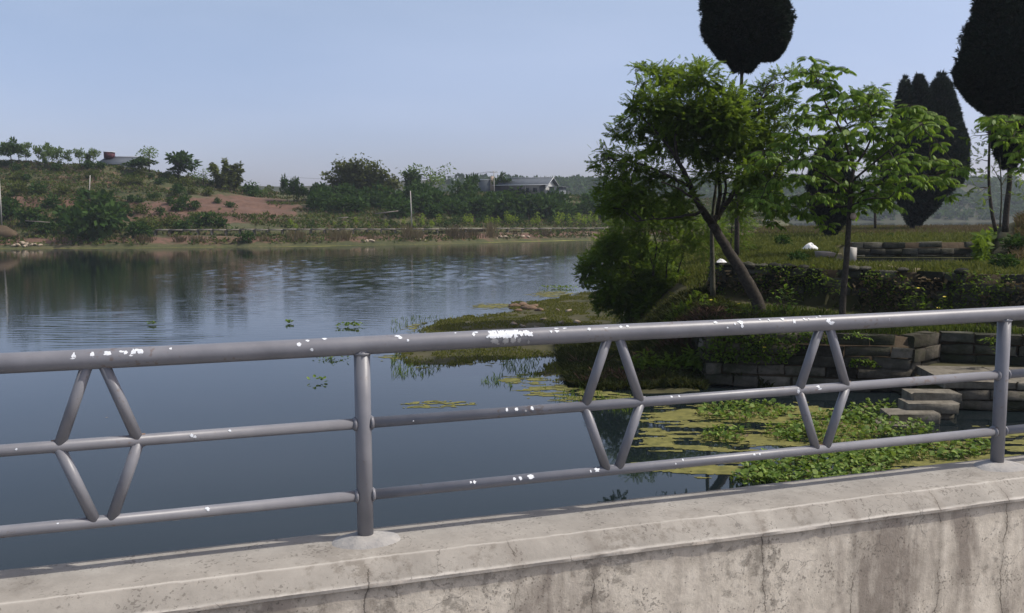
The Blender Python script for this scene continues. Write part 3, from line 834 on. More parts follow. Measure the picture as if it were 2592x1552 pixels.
for l in (2.1, 1.7, 1.9, 1.6, 1.8):
    o = stone_mesh(l-.03, .26, 2.8, int(l*50)).build('slab', M['step_stone'], land)
    o.location = (x+l/2, -.13*x-.05, .15)
    o.rotation_euler = (0, R(random.uniform(-.6, .6)), R(-7))
    x += l

# pond: water, back wall, kerb, concrete stub
pm = MB(); pm.add([(*q, 3.3) for q in POND], [[3, 2, 1, 0]])
props(pm.build('pond_water', M['pond']), kind='structure')
masonry('pond_wall', (22.0, 58.0), (33, 58.2), 2.95, 4.17, 'dark stone wall along the far side of the walled pond', M['stone_dark'], .40, (.8, 1.5), .1)
mm = MB(); A, B = at_z(2160, 668, 3.76), at_z(2320, 684, 3.76)
mid = (A+B)/2; dr = B-A
mm.box((mid[0], mid[1], 3.66), (np.linalg.norm(dr[:2]), .35, .3), math.atan2(dr[1], dr[0]), .02)
props(mm.build('pond_kerb', M['rock_pale']), 'pale concrete kerb on the near edge of the walled pond', 'kerb')
P = at_d(2152, 664, 42.5)
mm = MB(); mm.box((P[0], P[1], P[2]+.32), (.34, .5, .80), .3, .02)
props(mm.build('concrete_stub', M['pole']), 'pale concrete stub standing at the left corner of the walled pond', 'post')
mm = MB(); mm.box((P[0]-.75, P[1]+1.4, P[2]+.22), (.9, .35, .42), .2, .05)
props(mm.build('broken_kerb', M['slab']), 'broken chunk of low concrete wall lying left of the pond stub', 'rubble')

# algae stringer on the pond
q0, q1 = at_z(2165, 651.5, 3.306), at_z(2510, 652.5, 3.306)
mm = MB(); n = 40
tt = np.linspace(0, 1, n)
Pm = q0 + (q1-q0)*tt[:, None]
w = .18*(fbm(tt*9, tt*0, 4)) + .03
V = np.concatenate([Pm + np.stack([0*w, w, 0*w], 1), Pm - np.stack([0*w, w, 0*w], 1)])
mm.add(V, [[i, i+n, i+n+1, i+1] for i in range(n-1)])
props(mm.build('pond_scum', M['algae']), 'thin line of yellow green scum along the pond wall', 'algae', kind='stuff')

# ------------------------------------------------------------------ vegetation builders
def spray_tpl(n=11, L=.34, l=.125, w=.058, sw=.35, tip=True):
    Q = []
    for k in range(n):
        u = (k+.6)/n
        s_ = 1 if k % 2 else -1
        p = (L*u, 0, -.06*L*u*u)
        a = (.85 - .35*u)
        Q.append(leaf_q(p, (math.cos(a), s_*math.sin(a), random.uniform(-.25, .15)), (0, 0, 1), l*random.uniform(.75, 1.15), w, .02))
    if tip: Q.append(leaf_q((L, 0, -.06*L), (1, 0, -.2), (0, 0, 1), l, w))
    return np.array(Q)

def pinnate_tpl(L=.7, n=8, l=.24, w=.085):
    """arching pinnate leaf with hanging leaflets"""
    Q = []
    for k in range(n):
        u = .18+.82*(k+.5)/n
        x, z = L*(u - .18*u*u), L*(.10*u - .42*u*u)
        for s_ in (-1, 1):
            d = (.38, s_*.48, -.80 - .25*u)
            ll = l*(1-.35*abs(u-.55))*random.uniform(.85, 1.15)
            d = np.array(d)/np.linalg.norm(d)
            nrm = np.array([.5, s_*.25, .85]); nrm -= d*(nrm@d); nrm /= np.linalg.norm(nrm)
            Q.append(leaf_q((x, 0, z), d, nrm, ll, w, .03))
    return np.array(Q)
rach = lambda L: None

SPRAY = [spray_tpl() for _ in range(4)]
SPRAY_F = [spray_tpl(16, .42, .10, .030) for _ in range(4)]
PINN = [pinnate_tpl() for _ in range(4)]

def clump_leaves(mb, c, r, n, tpl, flat=.75, size=(.8, 1.2), droop=.1, shell=.35):
    """n sprays in an ellipsoid clump, pointing outward"""
    d = rand_dirs(n)
    rad = r*(shell + (1-shell)*RNG.random(n)**.6)
    P = c + d*rad[:, None]*np.array([1, 1, flat])
    dirs = d*np.array([1, 1, .55]) + RNG.normal(0, .45, (n, 3)) + np.array([0, 0, .12-droop])
    for k in range(len(tpl)):
        idx = np.arange(k, n, len(tpl))
        if len(idx) == 0: continue
        Mx = rot_from(dirs[idx], roll=RNG.normal(0, .5, len(idx)))
        mb.quads(place(tpl[k], Mx, P[idx]-dirs[idx]*.1, RNG.uniform(*size, len(idx))))

def branch_to(mb, a, b, r0, r1, n=6, sag=.08, sides=6):
    a, b = np.asarray(a, float), np.asarray(b, float)
    t = np.linspace(0, 1, n)[:, None]
    P = a + (b-a)*t
    L = np.linalg.norm(b-a)
    w = RNG.normal(0, .05*L, (n, 3)); w[0] = 0; w[-1] = 0
    P = P + w*.6 + np.array([0, 0, 1])*(np.sin(t*PI)*sag*L)
    mb.tube(P, np.linspace(r0, r1, n), sides)
    return P

def nearest(P, c):
    return P[np.argmin(((P-c)**2).sum(1))]

def limb_path(pts, n=14):
    P = np.asarray(pts, float)
    t = np.concatenate([[0], np.cumsum(np.linalg.norm(np.diff(P, axis=0), axis=1))]); t /= t[-1]
    u = np.linspace(0, 1, n)
    Q = np.stack([np.interp(u, t, P[:, k]) for k in range(3)], 1)
    for _ in range(2): Q[1:-1] = (Q[:-2]+2*Q[1:-1]+Q[2:])/4
    return Q

# ------------------------------------------------------------------ the leaning broadleaf tree
def main_tree():
    Y = 35.5
    root = dd(1842, 762, Y)
    e = empty('broadleaf_tree', root, 'large leaning broadleaf tree with forked trunk and dense dark green crown', 'tree')
    tr = MB(); sk = []
    def limb(pts, r0, r1, n=14, dy=0):
        P = limb_path([dd(x, y, Y+o) for x, y, o in pts], n)
        P = P + RNG.normal(0, .02, P.shape)
        tr.tube(P-root, np.linspace(r0, r1, n), 10); sk.append(P)
    limb([(1842, 768, 0), (1830, 722, 0), (1800, 665, 0), (1765, 610, 0), (1735, 560, .1), (1722, 540, .1)], .27, .17, 18)
    limb([(1724, 545, .1), (1700, 510, 0), (1680, 480, -.2), (1670, 440, -.3), (1645, 400, -.6), (1630, 350, -.8), (1640, 280, -1)], .15, .04)
    limb([(1724, 548, .1), (1745, 510, .4), (1765, 480, .7), (1790, 455, .8), (1815, 440, 1.0)], .13, .07)
    limb([(1765, 480, .7), (1800, 420, .6), (1820, 360, .3), (1830, 300, 0), (1840, 240, 0)], .09, .03)
    limb([(1735, 520, .3), (1745, 470, .2), (1740, 420, 0), (1735, 350, 0), (1720, 270, .2), (1700, 200, .3)], .09, .03)
    limb([(1700, 510, 0), (1690, 520, -.3), (1650, 525, -.8), (1600, 530, -1.2), (1540, 535, -1.6)], .07, .02)
    limb([(1672, 450, -.3), (1620, 430, -.8), (1570, 400, -1.2), (1510, 390, -1.4), (1470, 385, -1.4)], .07, .02)
    limb([(1640, 390, -.6), (1600, 330, -.9), (1560, 290, -1), (1530, 260, -1)], .06, .02)
    limb([(1815, 440, 1.0), (1860, 420, 1.0), (1900, 390, .8)], .06, .02)
    limb([(1730, 545, .1), (1700, 500, -1), (1650, 460, -2.0), (1600, 440, -2.6)], .08, .02)
    limb([(1740, 530, .3), (1760, 450, 1.5), (1740, 370, 2.2), (1700, 300, 2.4)], .08, .02)
    SK = np.concatenate(sk[1:])
    cl = [(1640, 195, 52, 1), (1575, 172, 26, .6), (1545, 163, 14, .5), (1700, 185, 48, 1), (1690, 160, 22, .7), (1765, 232, 44, 1), (1840, 212, 32, .6), (1880, 182, 22, .45), (1925, 172, 16, .45),
          (1590, 248, 58, 1), (1560, 200, 20, .5), (1660, 270, 72, 1.1), (1740, 275, 72, 1.1), (1820, 275, 62, 1), (1885, 250, 36, .6), (1905, 300, 30, .6),
          (1540, 305, 52, .9), (1487, 325, 26, .5), (1462, 372, 30, .45), (1450, 400, 24, .35), (1475, 425, 34, .45), (1460, 455, 22, .35), (1525, 390, 52, .75), (1600, 340, 68, 1), (1680, 345, 70, 1), (1760, 350, 72, 1), (1840, 345, 55, .9),
          (1570, 430, 46, .9), (1520, 465, 44, 1), (1500, 495, 40, 1), (1630, 425, 30, .35), (1640, 475, 42, .8), (1560, 495, 48, .8), (1620, 510, 42, .5), (1500, 515, 44, .5), (1660, 525, 34, .4), (1720, 420, 45, .6), (1800, 420, 50, .8), (1860, 405, 45, .8), (1850, 455, 36, .7),
          (1700, 300, 60, .8), (1620, 290, 60, .8), (1780, 310, 60, .8),
          (1860, 325, 42, .7), (1895, 365, 36, .6), (1860, 430, 40, .7), (1900, 240, 30, .5), (1830, 480, 40, .7), (1875, 500, 36, .6), (1790, 500, 36, .6), (1540, 250, 34, .6), (1600, 180, 34, .7), (1820, 380, 44, .7), (1480, 470, 36, .6), (1455, 500, 24, .4)]
    cr = MB()
    for k, (x, y, r, den) in enumerate(cl):
        off = RNG.uniform(-1.6, 1.6) if r > 30 else RNG.uniform(-.8, .8)
        c = dd(x, y, Y+off); rw = r*K*Y/FPX
        s0 = nearest(SK, c)
        P = branch_to(tr, s0-root, c-root, .03, .008)
        for _ in range(int(3+r/12)):
            q = c + RNG.normal(0, rw*.45, 3)
            branch_to(tr, P[random.randint(2, 5)], q-root, .012, .004, 4, .05, 4)
        n = int(300*den*(rw/.9)**2)+8
        clump_leaves(cr, c-root, rw, n, SPRAY, .72, (.6, 1.2), .08, .1)
        clump_leaves(cr, c-root, rw*1.28, max(4, n//9), SPRAY, .8, (.5, 1.0), .25, .8)
    tr.build('trunk', M['bark'], e, True)
    cr.build('crown', M['leaf_main'], e)
main_tree()

# ------------------------------------------------------------------ the slender tree with hanging pinnate leaves
def rosette(cr, tr, c, root, L=.68, n=10, zlo=-.15):
    a0 = random.uniform(0, 2*PI)
    dirs, P = [], []
    for k in range(n):
        a = a0 + 2*PI*k/n + random.gauss(0, .25)
        up = random.uniform(zlo, .55)
        dirs.append((math.cos(a), math.sin(a), up)); P.append(c + RNG.normal(0, .05, 3))
    dirs, P = np.array(dirs), np.array(P)
    # flatten: use yaw only then tilt
    for k in range(4):
        idx = np.arange(k, n, 4)
        if len(idx): cr.quads(place(PINN[k], rot_from(dirs[idx]), P[idx]-root, RNG.uniform(.75, 1.15, len(idx))*L/.7))
    for q, d in zip(P, dirs):
        d = d/np.linalg.norm(d)
        u = np.linspace(0.05, 1, 5)[:, None]
        h = np.array([d[0], d[1], d[2]])
        upv = np.array([0, 0, 1]) - h*h[2]; upv /= np.linalg.norm(upv)
        cr_p = q + L*(h*(u-.18*u*u) + upv*(.10*u-.42*u*u))
        tr.tube(cr_p-root, np.linspace(.009, .003, 5), 4, cap=False)

def toon_tree():
    Y = 32.5
    root = at_d(2131, 828, Y)
    e = empty('pinnate_tree', root, 'slender young tree with bright drooping pinnate leaves in front of the terrace wall', 'tree')
    tr, cr = MB(), MB()
    P0 = limb_path([root, at_d(2133, 760, Y), at_d(2144, 640, Y), at_d(2150, 540, Y), at_d(2156, 440, Y), at_d(2162, 420, Y)], 20)
    tr.tube(P0-root, np.linspace(.13, .075, 20), 10)
    sk = [P0[8:]]
    def limb(pts, r0, r1):
        P = limb_path([dd(x, y, Y+o) for x, y, o in pts], 12)
        tr.tube(P-root, np.linspace(r0, r1, 12), 7); sk.append(P)
    limb([(2066, 405, 0), (2085, 380, .2), (2105, 350, .3), (2115, 300, .4), (2100, 250, .5)], .05, .02)
    limb([(2066, 405, 0), (2050, 360, -.2), (2035, 310, -.4), (2000, 260, -.6), (1980, 200, -.7)], .055, .02)
    limb([(2060, 470, 0), (2010, 430, -.5), (1950, 400, -.9), (1890, 390, -1.2)], .05, .015)
    limb([(2058, 480, 0), (2110, 450, .5), (2180, 430, .9), (2260, 420, 1.1), (2310, 415, 1.2)], .05, .015)
    limb([(2060, 440, 0), (2120, 390, -.4), (2180, 340, -.7), (2230, 300, -.9)], .045, .015)
    limb([(2056, 500, 0), (2000, 500, .6), (1930, 500, 1.1), (1870, 500, 1.4)], .045, .015)
    limb([(2056, 500, 0), (2100, 480, -.8), (2150, 480, -1.4)], .04, .015)
    limb([(2066, 410, 0), (2060, 360, 1.0), (2050, 300, 1.6)], .04, .015)
    SK = np.concatenate(sk)
    ro = [(1962, 178), (1992, 182), (1945, 212), (2010, 215), (1985, 240), (1935, 290), (1975, 290), (2030, 270), (2085, 235), (2115, 240), (2060, 275), (2090, 290), (2130, 275), (2015, 320), (1960, 340), (1900, 360), (1850, 380), (1890, 400),
          (1945, 395), (2000, 370), (2055, 330), (2105, 335), (2140, 320), (2195, 275), (2235, 280), (2180, 305), (2225, 315), (2255, 295), (2150, 350), (2070, 380), (2120, 385), (2165, 400), (2205, 400), (2250, 395), (2290, 400), (2315, 415),
          (2190, 440), (2240, 440), (2280, 440), (2140, 450), (2000, 430), (1940, 440), (1880, 450), (1830, 430), (2050, 450), (2090, 450), (1850, 480), (1905, 490), (1970, 480), (2020, 480), (2080, 490), (2120, 480), (2160, 470), (1880, 520), (1940, 520), (2140, 500), (1835, 500), (2050, 235), (1915, 330)]
    for x, y in ro:
        off = RNG.uniform(-1.5, 1.5)
        c = dd(x, y, Y+off) + np.array([0, 0, .12])
        branch_to(tr, nearest(SK, c)-root, c-root, .022, .012, 6, .05, 5)
        rosette(cr, tr, c, root, random.uniform(.55, .78), random.randint(8, 11))
        for _ in range(2):
            rosette(cr, tr, c + RNG.normal(0, .36, 3) - np.array([0, 0, .15]), root, random.uniform(.45, .62), random.randint(5, 7))
    tr.build('trunk', M['bark'], e, True)
    cr.build('crown', M['leaf_toon'], e)
    cp = MB(); p = at_d(2159, 548, Y-.16)
    cp.tube([p+[0, 0, -.10], p+[.02, 0, .0], p+[0, 0, .12]], [.08, .12, .07], 10)
    props(cp.build('cloth_bundle', M['pink'], None, True, p), 'small pale pink bundle tied high on the slender trunk', 'bundle')
toon_tree()

# ------------------------------------------------------------------ clipped and natural cypresses
def needle_tpl(l=.34, w=.07):
    Q = []
    for k in range(5):
        a = (k-2)*.42
        Q.append(leaf_q((0, 0, 0), (math.cos(a), math.sin(a), random.uniform(-.3, .3)), (0, 0, 1), l*random.uniform(.7, 1.1), w))
    return np.array(Q)
NEED = [needle_tpl() for _ in range(4)]

def cypress(label, Y, lobes, trunk, n, mt, nl=1.0, rtr=.14):
    """lobes: lists of (y, x_left, x_right) in overview pixels, top to bottom"""
    root = dd(trunk[-1][0], trunk[-1][1], Y)
    e = empty('cypress_tree', root, label, 'tree')
    tr = MB()
    P = limb_path([dd(x, y, Y) for x, y in trunk], 12)
    tr.tube(P-root, np.linspace(rtr*.6, rtr, 12), 10)
    tr.build('trunk', M['bark'], e, True)
    cr = MB()
    for li, prof in enumerate(lobes):
        off = 0 if li == 0 else RNG.uniform(-.5, .5)
        C = np.array([dd((a+b)/2, y, Y+off) for y, a, b in prof]); Rr = np.array([(b-a)/2*K*Y/FPX for y, a, b in prof])
        zz = C[:, 2][::-1]
        zt = np.linspace(zz[0], zz[-1], 34)
        rad = np.interp(zt, zz, Rr[::-1]); cx = np.interp(zt, zz, C[:, 0][::-1]); cy = np.interp(zt, zz, C[:, 1][::-1])
        A = np.linspace(0, 2*PI, 26, endpoint=False)
        nz = fbm(np.cos(A)[None]*1.6+zt[:, None]*.9+li*7, np.sin(A)[None]*1.6+zt[:, None]*.4, 31, 4)
        rr = rad[:, None]*(.68+.36*nz)
        V = np.stack([cx[:, None]+rr*np.cos(A), cy[:, None]+rr*np.sin(A), zt[:, None]+0*rr], -1)
        i = np.arange(33)[:, None]*26; j = np.arange(26)[None]; k = (j+1) % 26
        cr.add(V.reshape(-1, 3)-root, np.stack([i+j, i+k, i+26+k, i+26+j], -1).reshape(-1, 4))
        cr.order.append((np.arange(cr.n-26, cr.n)[None], 0)); cr.order.append((np.arange(cr.n-len(zt)*26, cr.n-33*26)[None, ::-1], 0))
        # sprays over the surface
        w = rad/rad.sum()
        ns = int(n*rad.mean()/Rr.max() if li else n)
        zi = np.interp(RNG.random(ns), np.cumsum(w), zt)
        a = RNG.uniform(0, 2*PI, ns)
        rz = np.interp(zi, zt, rad)
        nn = fbm(np.cos(a)*1.6+zi*.9+li*7, np.sin(a)*1.6+zi*.4, 31, 4)
        q = rz*(.67+.38*nn)*np.where(RNG.random(ns) < .14, RNG.uniform(1.04, 1.16, ns), RNG.uniform(.9, 1.06, ns))
        Pq = np.stack([np.interp(zi, zt, cx)+q*np.cos(a), np.interp(zi, zt, cy)+q*np.sin(a), zi], 1)
        slope = np.gradient(rad, zt); sl = np.interp(zi, zt, slope)
        dirs = np.stack([np.cos(a), np.sin(a), np.clip(-sl, -.8, 1.2)+.35], 1) + RNG.normal(0, .35, (ns, 3))
        for k in range(4):
            idx = np.arange(k, ns, 4)
            cr.quads(place(NEED[k], rot_from(dirs[idx], roll=RNG.uniform(-1.5, 1.5, len(idx))), Pq[idx]-root, nl*RNG.uniform(.7, 1.3, len(idx))))
    cr.build('crown', mt, e)

cypress('clipped dark cypress with egg shaped crown on a thin bare trunk above the leaning tree', 47.5,
        [[(-150, 1785, 1820), (-110, 1745, 1860), (-60, 1712, 1893), (0, 1697, 1906), (60, 1700, 1910), (92, 1710, 1900), (112, 1728, 1886), (132, 1752, 1856), (150, 1766, 1832), (169, 1776, 1816)],
         [(80, 1722, 1790), (112, 1730, 1795), (134, 1744, 1790), (142, 1755, 1780)], [(85, 1830, 1905), (118, 1832, 1892), (134, 1842, 1878), (140, 1850, 1870)]],
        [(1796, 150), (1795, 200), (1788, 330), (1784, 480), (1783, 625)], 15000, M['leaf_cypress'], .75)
cypress('big dark cypress at the right edge with bulging crown narrowing onto its trunk', 45.0,
        [[(-170, 2440, 2500), (-110, 2400, 2550), (-40, 2378, 2580), (40, 2355, 2600), (100, 2342, 2605), (160, 2335, 2600), (205, 2350, 2590), (245, 2385, 2560), (285, 2405, 2520), (320, 2400, 2492), (370, 2412, 2470), (402, 2428, 2452)],
         [(140, 2335, 2390), (170, 2318, 2400), (200, 2320, 2410), (240, 2350, 2430), (275, 2400, 2440)]],
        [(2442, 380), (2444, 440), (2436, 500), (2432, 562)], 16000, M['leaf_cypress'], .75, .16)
cypress('tall dark cypress with several pointed spires leaning before the far lake', 85.0,
        [[(178, 2274, 2281), (215, 2255, 2300), (260, 2240, 2312), (310, 2225, 2322), (370, 2205, 2332), (420, 2180, 2328), (460, 2170, 2300), (495, 2180, 2265), (520, 2190, 2240), (538, 2202, 2222)],
         [(190, 2187, 2192), (225, 2178, 2205), (265, 2170, 2215), (330, 2155, 2240), (400, 2148, 2260), (450, 2160, 2255), (480, 2180, 2240)],
         [(300, 2314, 2322), (340, 2300, 2336), (400, 2288, 2338), (445, 2285, 2318)], [(365, 2142, 2148), (405, 2132, 2166), (450, 2140, 2184), (480, 2160, 2190)], [(330, 2300, 2306), (355, 2285, 2318), (420, 2270, 2322)],
         [(183, 2221, 2226), (215, 2212, 2240), (260, 2205, 2262), (330, 2190, 2280), (400, 2180, 2290)]],
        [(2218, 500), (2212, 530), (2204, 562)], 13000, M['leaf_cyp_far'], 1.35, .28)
cypress('low dark cypress with drop shaped crown half hidden behind the slender pinnate tree', 68.0,
        [[(330, 2000, 2012), (380, 1975, 2040), (440, 1955, 2062), (480, 1952, 2065), (520, 1965, 2055), (545, 1985, 2035), (562, 2000, 2020)]],
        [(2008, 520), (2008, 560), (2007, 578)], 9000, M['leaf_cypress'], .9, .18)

# ------------------------------------------------------------------ other near trees and bushes
def small_tree(name, label, Y, trunk, clumps, leaf, tpl, r0=.07, dens=70, size=(.8, 1.2), bark='bark', cat='tree', flat=.8, jit=.8, droop=.1, extra=()):
    root = dd(*trunk[0], Y)
    e = empty(name, root, label, cat)
    tr, cr = MB(), MB()
    P = limb_path([dd(x, y, Y) for x, y in trunk], 14)
    tr.tube(P-root, np.linspace(r0, r0*.45, 14), 8)
    sk = [P[4:]]
    for lim in extra:
        Q = limb_path([dd(x, y, Y+RNG.uniform(-.3, .3)) for x, y in lim], 10)
        tr.tube(Q-root, np.linspace(r0*.6, r0*.25, 10), 6); sk.append(Q)
    SK = np.concatenate(sk)
    for x, y, r, den in clumps:
        c = dd(x, y, Y+RNG.uniform(-jit, jit)); rw = r*K*Y/FPX
        Pb = branch_to(tr, nearest(SK, c)-root, c-root, r0*.3, .006, 5, .05, 5)
        clump_leaves(cr, c-root, rw, int(1.9*dens*den*rw*rw)+4, tpl, flat, size, droop, .15)
    tr.build('trunk', M[bark], e, True)
    cr.build('crown', M[leaf], e)
    return e

small_tree('young_tree', 'straight pale trunked young tree just left of the leaning trunk', 38.0, [(1725, 716), (1724, 640), (1722, 560), (1726, 500), (1735, 430)],
           [(1735, 400, 60, .5), (1780, 360, 50, .5), (1700, 380, 40, .5), (1800, 330, 45, .5)], 'leaf_main', SPRAY, .12, 45, bark='bark_pale')
small_tree('small_tree', 'small many stemmed tree with fine yellow green leaves behind the dark bush', 43.0, [(1580, 668), (1584, 630), (1590, 590), (1580, 560)],
           [(1560, 530, 50, 1), (1510, 555, 42, 1), (1620, 530, 55, 1), (1480, 585, 35, 1), (1530, 590, 40, .7), (1670, 560, 45, .8), (1640, 590, 40, .7), (1700, 590, 36, .7), (1450, 610, 30, .8), (1590, 600, 40, .45), (1720, 545, 40, .8), (1550, 500, 45, .9)],
           'leaf_willow', SPRAY_F, .06, 170, (.8, 1.3), extra=[[(1582, 650), (1570, 610), (1555, 570)], [(1612, 672), (1615, 620), (1625, 570)], [(1585, 640), (1600, 600), (1612, 560)], [(1640, 660), (1655, 610), (1665, 570)]])
small_tree('willowy_tree', 'thin light green tree standing between the two dark trunks before the lake', 50.0, [(1765, 645), (1768, 600), (1772, 540), (1775, 490)],
           [(1775, 520, 34, 1), (1790, 560, 30, 1), (1755, 560, 26, .8), (1800, 600, 24, .7), (1770, 600, 24, .6), (1815, 540, 24, .6), (1780, 480, 40, .8)], 'leaf_willow', SPRAY_F, .05, 90, (.8, 1.3), droop=.45)
small_tree('dense_bush', 'dense dark green bush overhanging the lake at the left end of the bank', 45.0, [(1560, 800), (1555, 740), (1550, 690)],
           [(1440, 640, 42, 1), (1420, 672, 26, .7), (1480, 600, 45, 1), (1480, 690, 52, 1.1), (1530, 650, 55, 1), (1590, 680, 55, 1.1), (1640, 700, 50, 1.1), (1520, 730, 55, 1.1), (1580, 745, 50, 1.1), (1640, 755, 48, 1.1), (1545, 600, 45, .8), (1455, 730, 30, .8), (1690, 730, 40, 1), (1410, 650, 20, .4), (1605, 625, 45, .6)],
           'leaf_bush', SPRAY, .07, 230, (.8, 1.25), cat='bush', jit=1.6)
small_tree('dark_shrub', 'dark shrub under the young tree on the shaded slope', 38.0, [(1700, 775), (1698, 740)],
           [(1690, 735, 36, 1), (1730, 745, 30, 1), (1660, 760, 34, 1), (1750, 765, 30, .8), (1715, 770, 34, .9)], 'leaf_bush', SPRAY, .04, 80, (.6, 1.0), cat='shrub')
small_tree('feathery_tree', 'feathery tree whose rounded top shows above the slender pinnate tree', 74.0, [(2118, 552), (2117, 480), (2116, 400), (2112, 300)],
           [(2110, 225, 30, 1), (2080, 240, 26, 1), (2140, 245, 24, 1), (2100, 270, 36, 1), (2060, 400, 40, .4), (2100, 350, 40, .6), (2020, 420, 36, .4), (2130, 420, 36, .4), (2110, 470, 34, .4), (2070, 460, 34, .4), (2150, 300, 24, .6)], 'leaf_far4', SPRAY, .12, 14, (1.4, 2.1))
small_tree('sparse_tree', 'thin dark trunked tree with sparse leaves at the foot of the right mound', 43.0, [(2410, 560), (2400, 520), (2392, 440), (2394, 360), (2396, 280)],
           [(2372, 340, 18, .5), (2358, 390, 26, .5), (2382, 370, 22, .5), (2350, 430, 24, .45), (2385, 420, 26, .5), (2365, 470, 24, .5), (2380, 500, 20, .4), (2345, 460, 18, .4), (2360, 320, 14, .4), (2340, 335, 12, .3)], 'leaf_main', SPRAY, .09, 55, (.6, .95))
small_tree('sapling', 'pale thin sapling with a few bare forks right of the dark trunk', 44.0, [(2420, 550), (2424, 480), (2422, 430), (2420, 380)],
           [(2405, 400, 12, .3), (2440, 400, 12, .3), (2465, 430, 26, .6), (2475, 470, 26, .5)], 'leaf_main', SPRAY, .05, 55, (.6, .9), bark='bark_pale', extra=[[(2423, 450), (2440, 420), (2465, 410)], [(2422, 440), (2408, 415), (2398, 400)]])

for x, y, r, Yd, lb in ((1655, 775, 34, 36.5, 'bright edged shrub left of the young pale trunk'), (1775, 778, 26, 35.0, 'small leafy shrub just left of the leaning trunk base'), (1560, 880, 30, 33.2, 'low dark shrub on the shaded bank under the top rail'), (1625, 888, 32, 32.6, 'dark shrub at the waterline left of the quay end'),
                        (1685, 872, 34, 32.4, 'spreading dark shrub against the left end of the quay')):
    small_tree('shrub', lb, Yd, [(x, y+r*.8), (x, y+r*.2)], [(x-r*.7, y+r*.2, r*.8, 1), (x+r*.7, y+r*.1, r*.8, 1), (x, y-r*.3, r, 1), (x-r*.2, y+r*.5, r*.8, .8)], 'leaf_bush', SPRAY, .03, 150, (.55, .95), cat='shrub', jit=.5)

def right_toon():
    Y = 31.0
    root = dd(2520, 700, Y)
    e = empty('pinnate_tree', root, 'bright pinnate leaf branch tree cut off by the right edge before the big cypress', 'tree')
    tr, cr = MB(), MB()
    P = limb_path([root, dd(2522, 600, Y), dd(2516, 450, Y), dd(2505, 360, Y), dd(2480, 310, Y)], 14)
    tr.tube(P-root, np.linspace(.1, .03, 14), 8)
    for x, y in ((2415, 290), (2445, 285), (2470, 295), (2430, 315), (2460, 325), (2480, 350), (2440, 340), (2400, 300), (2500, 310), (2500, 370), (2470, 370)):
        c = dd(x, y, Y+RNG.uniform(-.8, .8))
        branch_to(tr, nearest(P, c)-root, c-root, .02, .01, 6, .05, 5)
        rosette(cr, tr, c, root, random.uniform(.5, .7), 9)
        rosette(cr, tr, c+RNG.normal(0, .25, 3), root, .5, 6)
    tr.build('trunk', M['bark'], e, True)
    cr.build('crown', M['leaf_toon'], e)
right_toon()

# leafy plants against the terrace wall and the quay
def leafy_plant(label, base, tops, Y, leaf='leaf_toon', ls=.22, nleaf=9, flower=0):
    root = at_d(*base, Y)
    e = empty('leafy_plant', root, label, 'plant')
    st, lf = MB(), MB(); fl = MB(); nf = 0
    for (x, y) in tops:
        tip = at_d(x, y, Y-RNG.uniform(-.3, .5))
        P = branch_to(st, (0, 0, 0), tip-root, .016, .006, 6, .06, 5)
        for k in range(nleaf):
            p = P[random.randint(2, 5)] + RNG.normal(0, .05, 3)
            d = np.array([*RNG.normal(0, 1, 2), random.uniform(-.5, .4)])
            L = ls*random.uniform(.6, 1.2)
            lf.quads([leaf_q(p, d, (0.05, .05, 1), L, L*.55, L*.2)])
        if flower and RNG.random() < flower:
            for k in range(5):
                a = k*2*PI/5
                fl.quads([leaf_q(P[-1], (math.cos(a), math.sin(a)-.3, .4), (0, -.5, .8), .07, .05)]); nf += 1
    st.build('stems', M['twig'], e)
    lf.build('leaves', M[leaf], e)
    if nf: fl.build('flowers', M['flower'], e)
leafy_plant('tall plant with pale broad leaves before the terrace wall, right of the leaning trunk', (1985, 800), [(1955, 725), (1990, 705), (2005, 740), (2015, 725), (1970, 760), (1975, 735), (2000, 770), (1950, 755), (2020, 760)], 34.5, 'leaf_toon', .26)
leafy_plant('yellow flowered bushy weed growing on the terrace wall', (2320, 800), [(2290, 720), (2310, 725), (2325, 730), (2340, 740), (2300, 750), (2335, 770), (2360, 770), (2280, 760)], 33.0, 'leaf_willow', .2, 10, .4)
leafy_plant('thin stem weed with one yellow flower near the right railing post', (2385, 800), [(2391, 752), (2395, 775), (2375, 780)], 32.5, 'leaf_willow', .16, 7, .9)
leafy_plant('low weed with yellow flowers at the foot of the leaning trunk', (1905, 800), [(1870, 770), (1895, 760), (1920, 770), (1850, 780), (1935, 785), (1960, 785)], 33.8, 'leaf_willow', .2, 12, .3)
leafy_plant('broad leaved weed beside the leaning trunk base', (1860, 805), [(1838, 775), (1850, 785), (1870, 790), (1825, 790)], 34.2, 'leaf_toon', .22, 9)
leafy_plant('weed hanging over the quay face below the railing', (1960, 850), [(1935, 880), (1955, 870), (1975, 885), (1990, 865), (1945, 900), (1900, 870)], 31.0, 'leaf_bush', .16, 12, .4)
leafy_plant('spreading weed on the grass edge at the top of the quay corner', (2170, 845), [(2145, 850), (2165, 848), (2190, 850), (2205, 856), (2130, 858)], 29.9, 'leaf_toon', .15, 10)
leafy_plant('trailing plant over the mossy wall beside the right railing post', (2510, 850), [(2490, 862), (2505, 872), (2530, 865), (2550, 858), (2520, 885)], 29.2, 'leaf_bush', .18, 12)
leafy_plant('clump of weeds with yellow flowers on the dark slope left of the leaning trunk', (1790, 800), [(1780, 750), (1800, 760), (1775, 770), (1812, 775), (1760, 780)], 36.0, 'leaf_willow', .18, 10, .3)
leafy_plant('leafy shrub growing out of the terrace wall behind the slender trunk', (2110, 760), [(2085, 690), (2100, 700), (2120, 695), (2130, 715), (2090, 720), (2150, 700)], 34.6, 'leaf_bush', .2, 12)

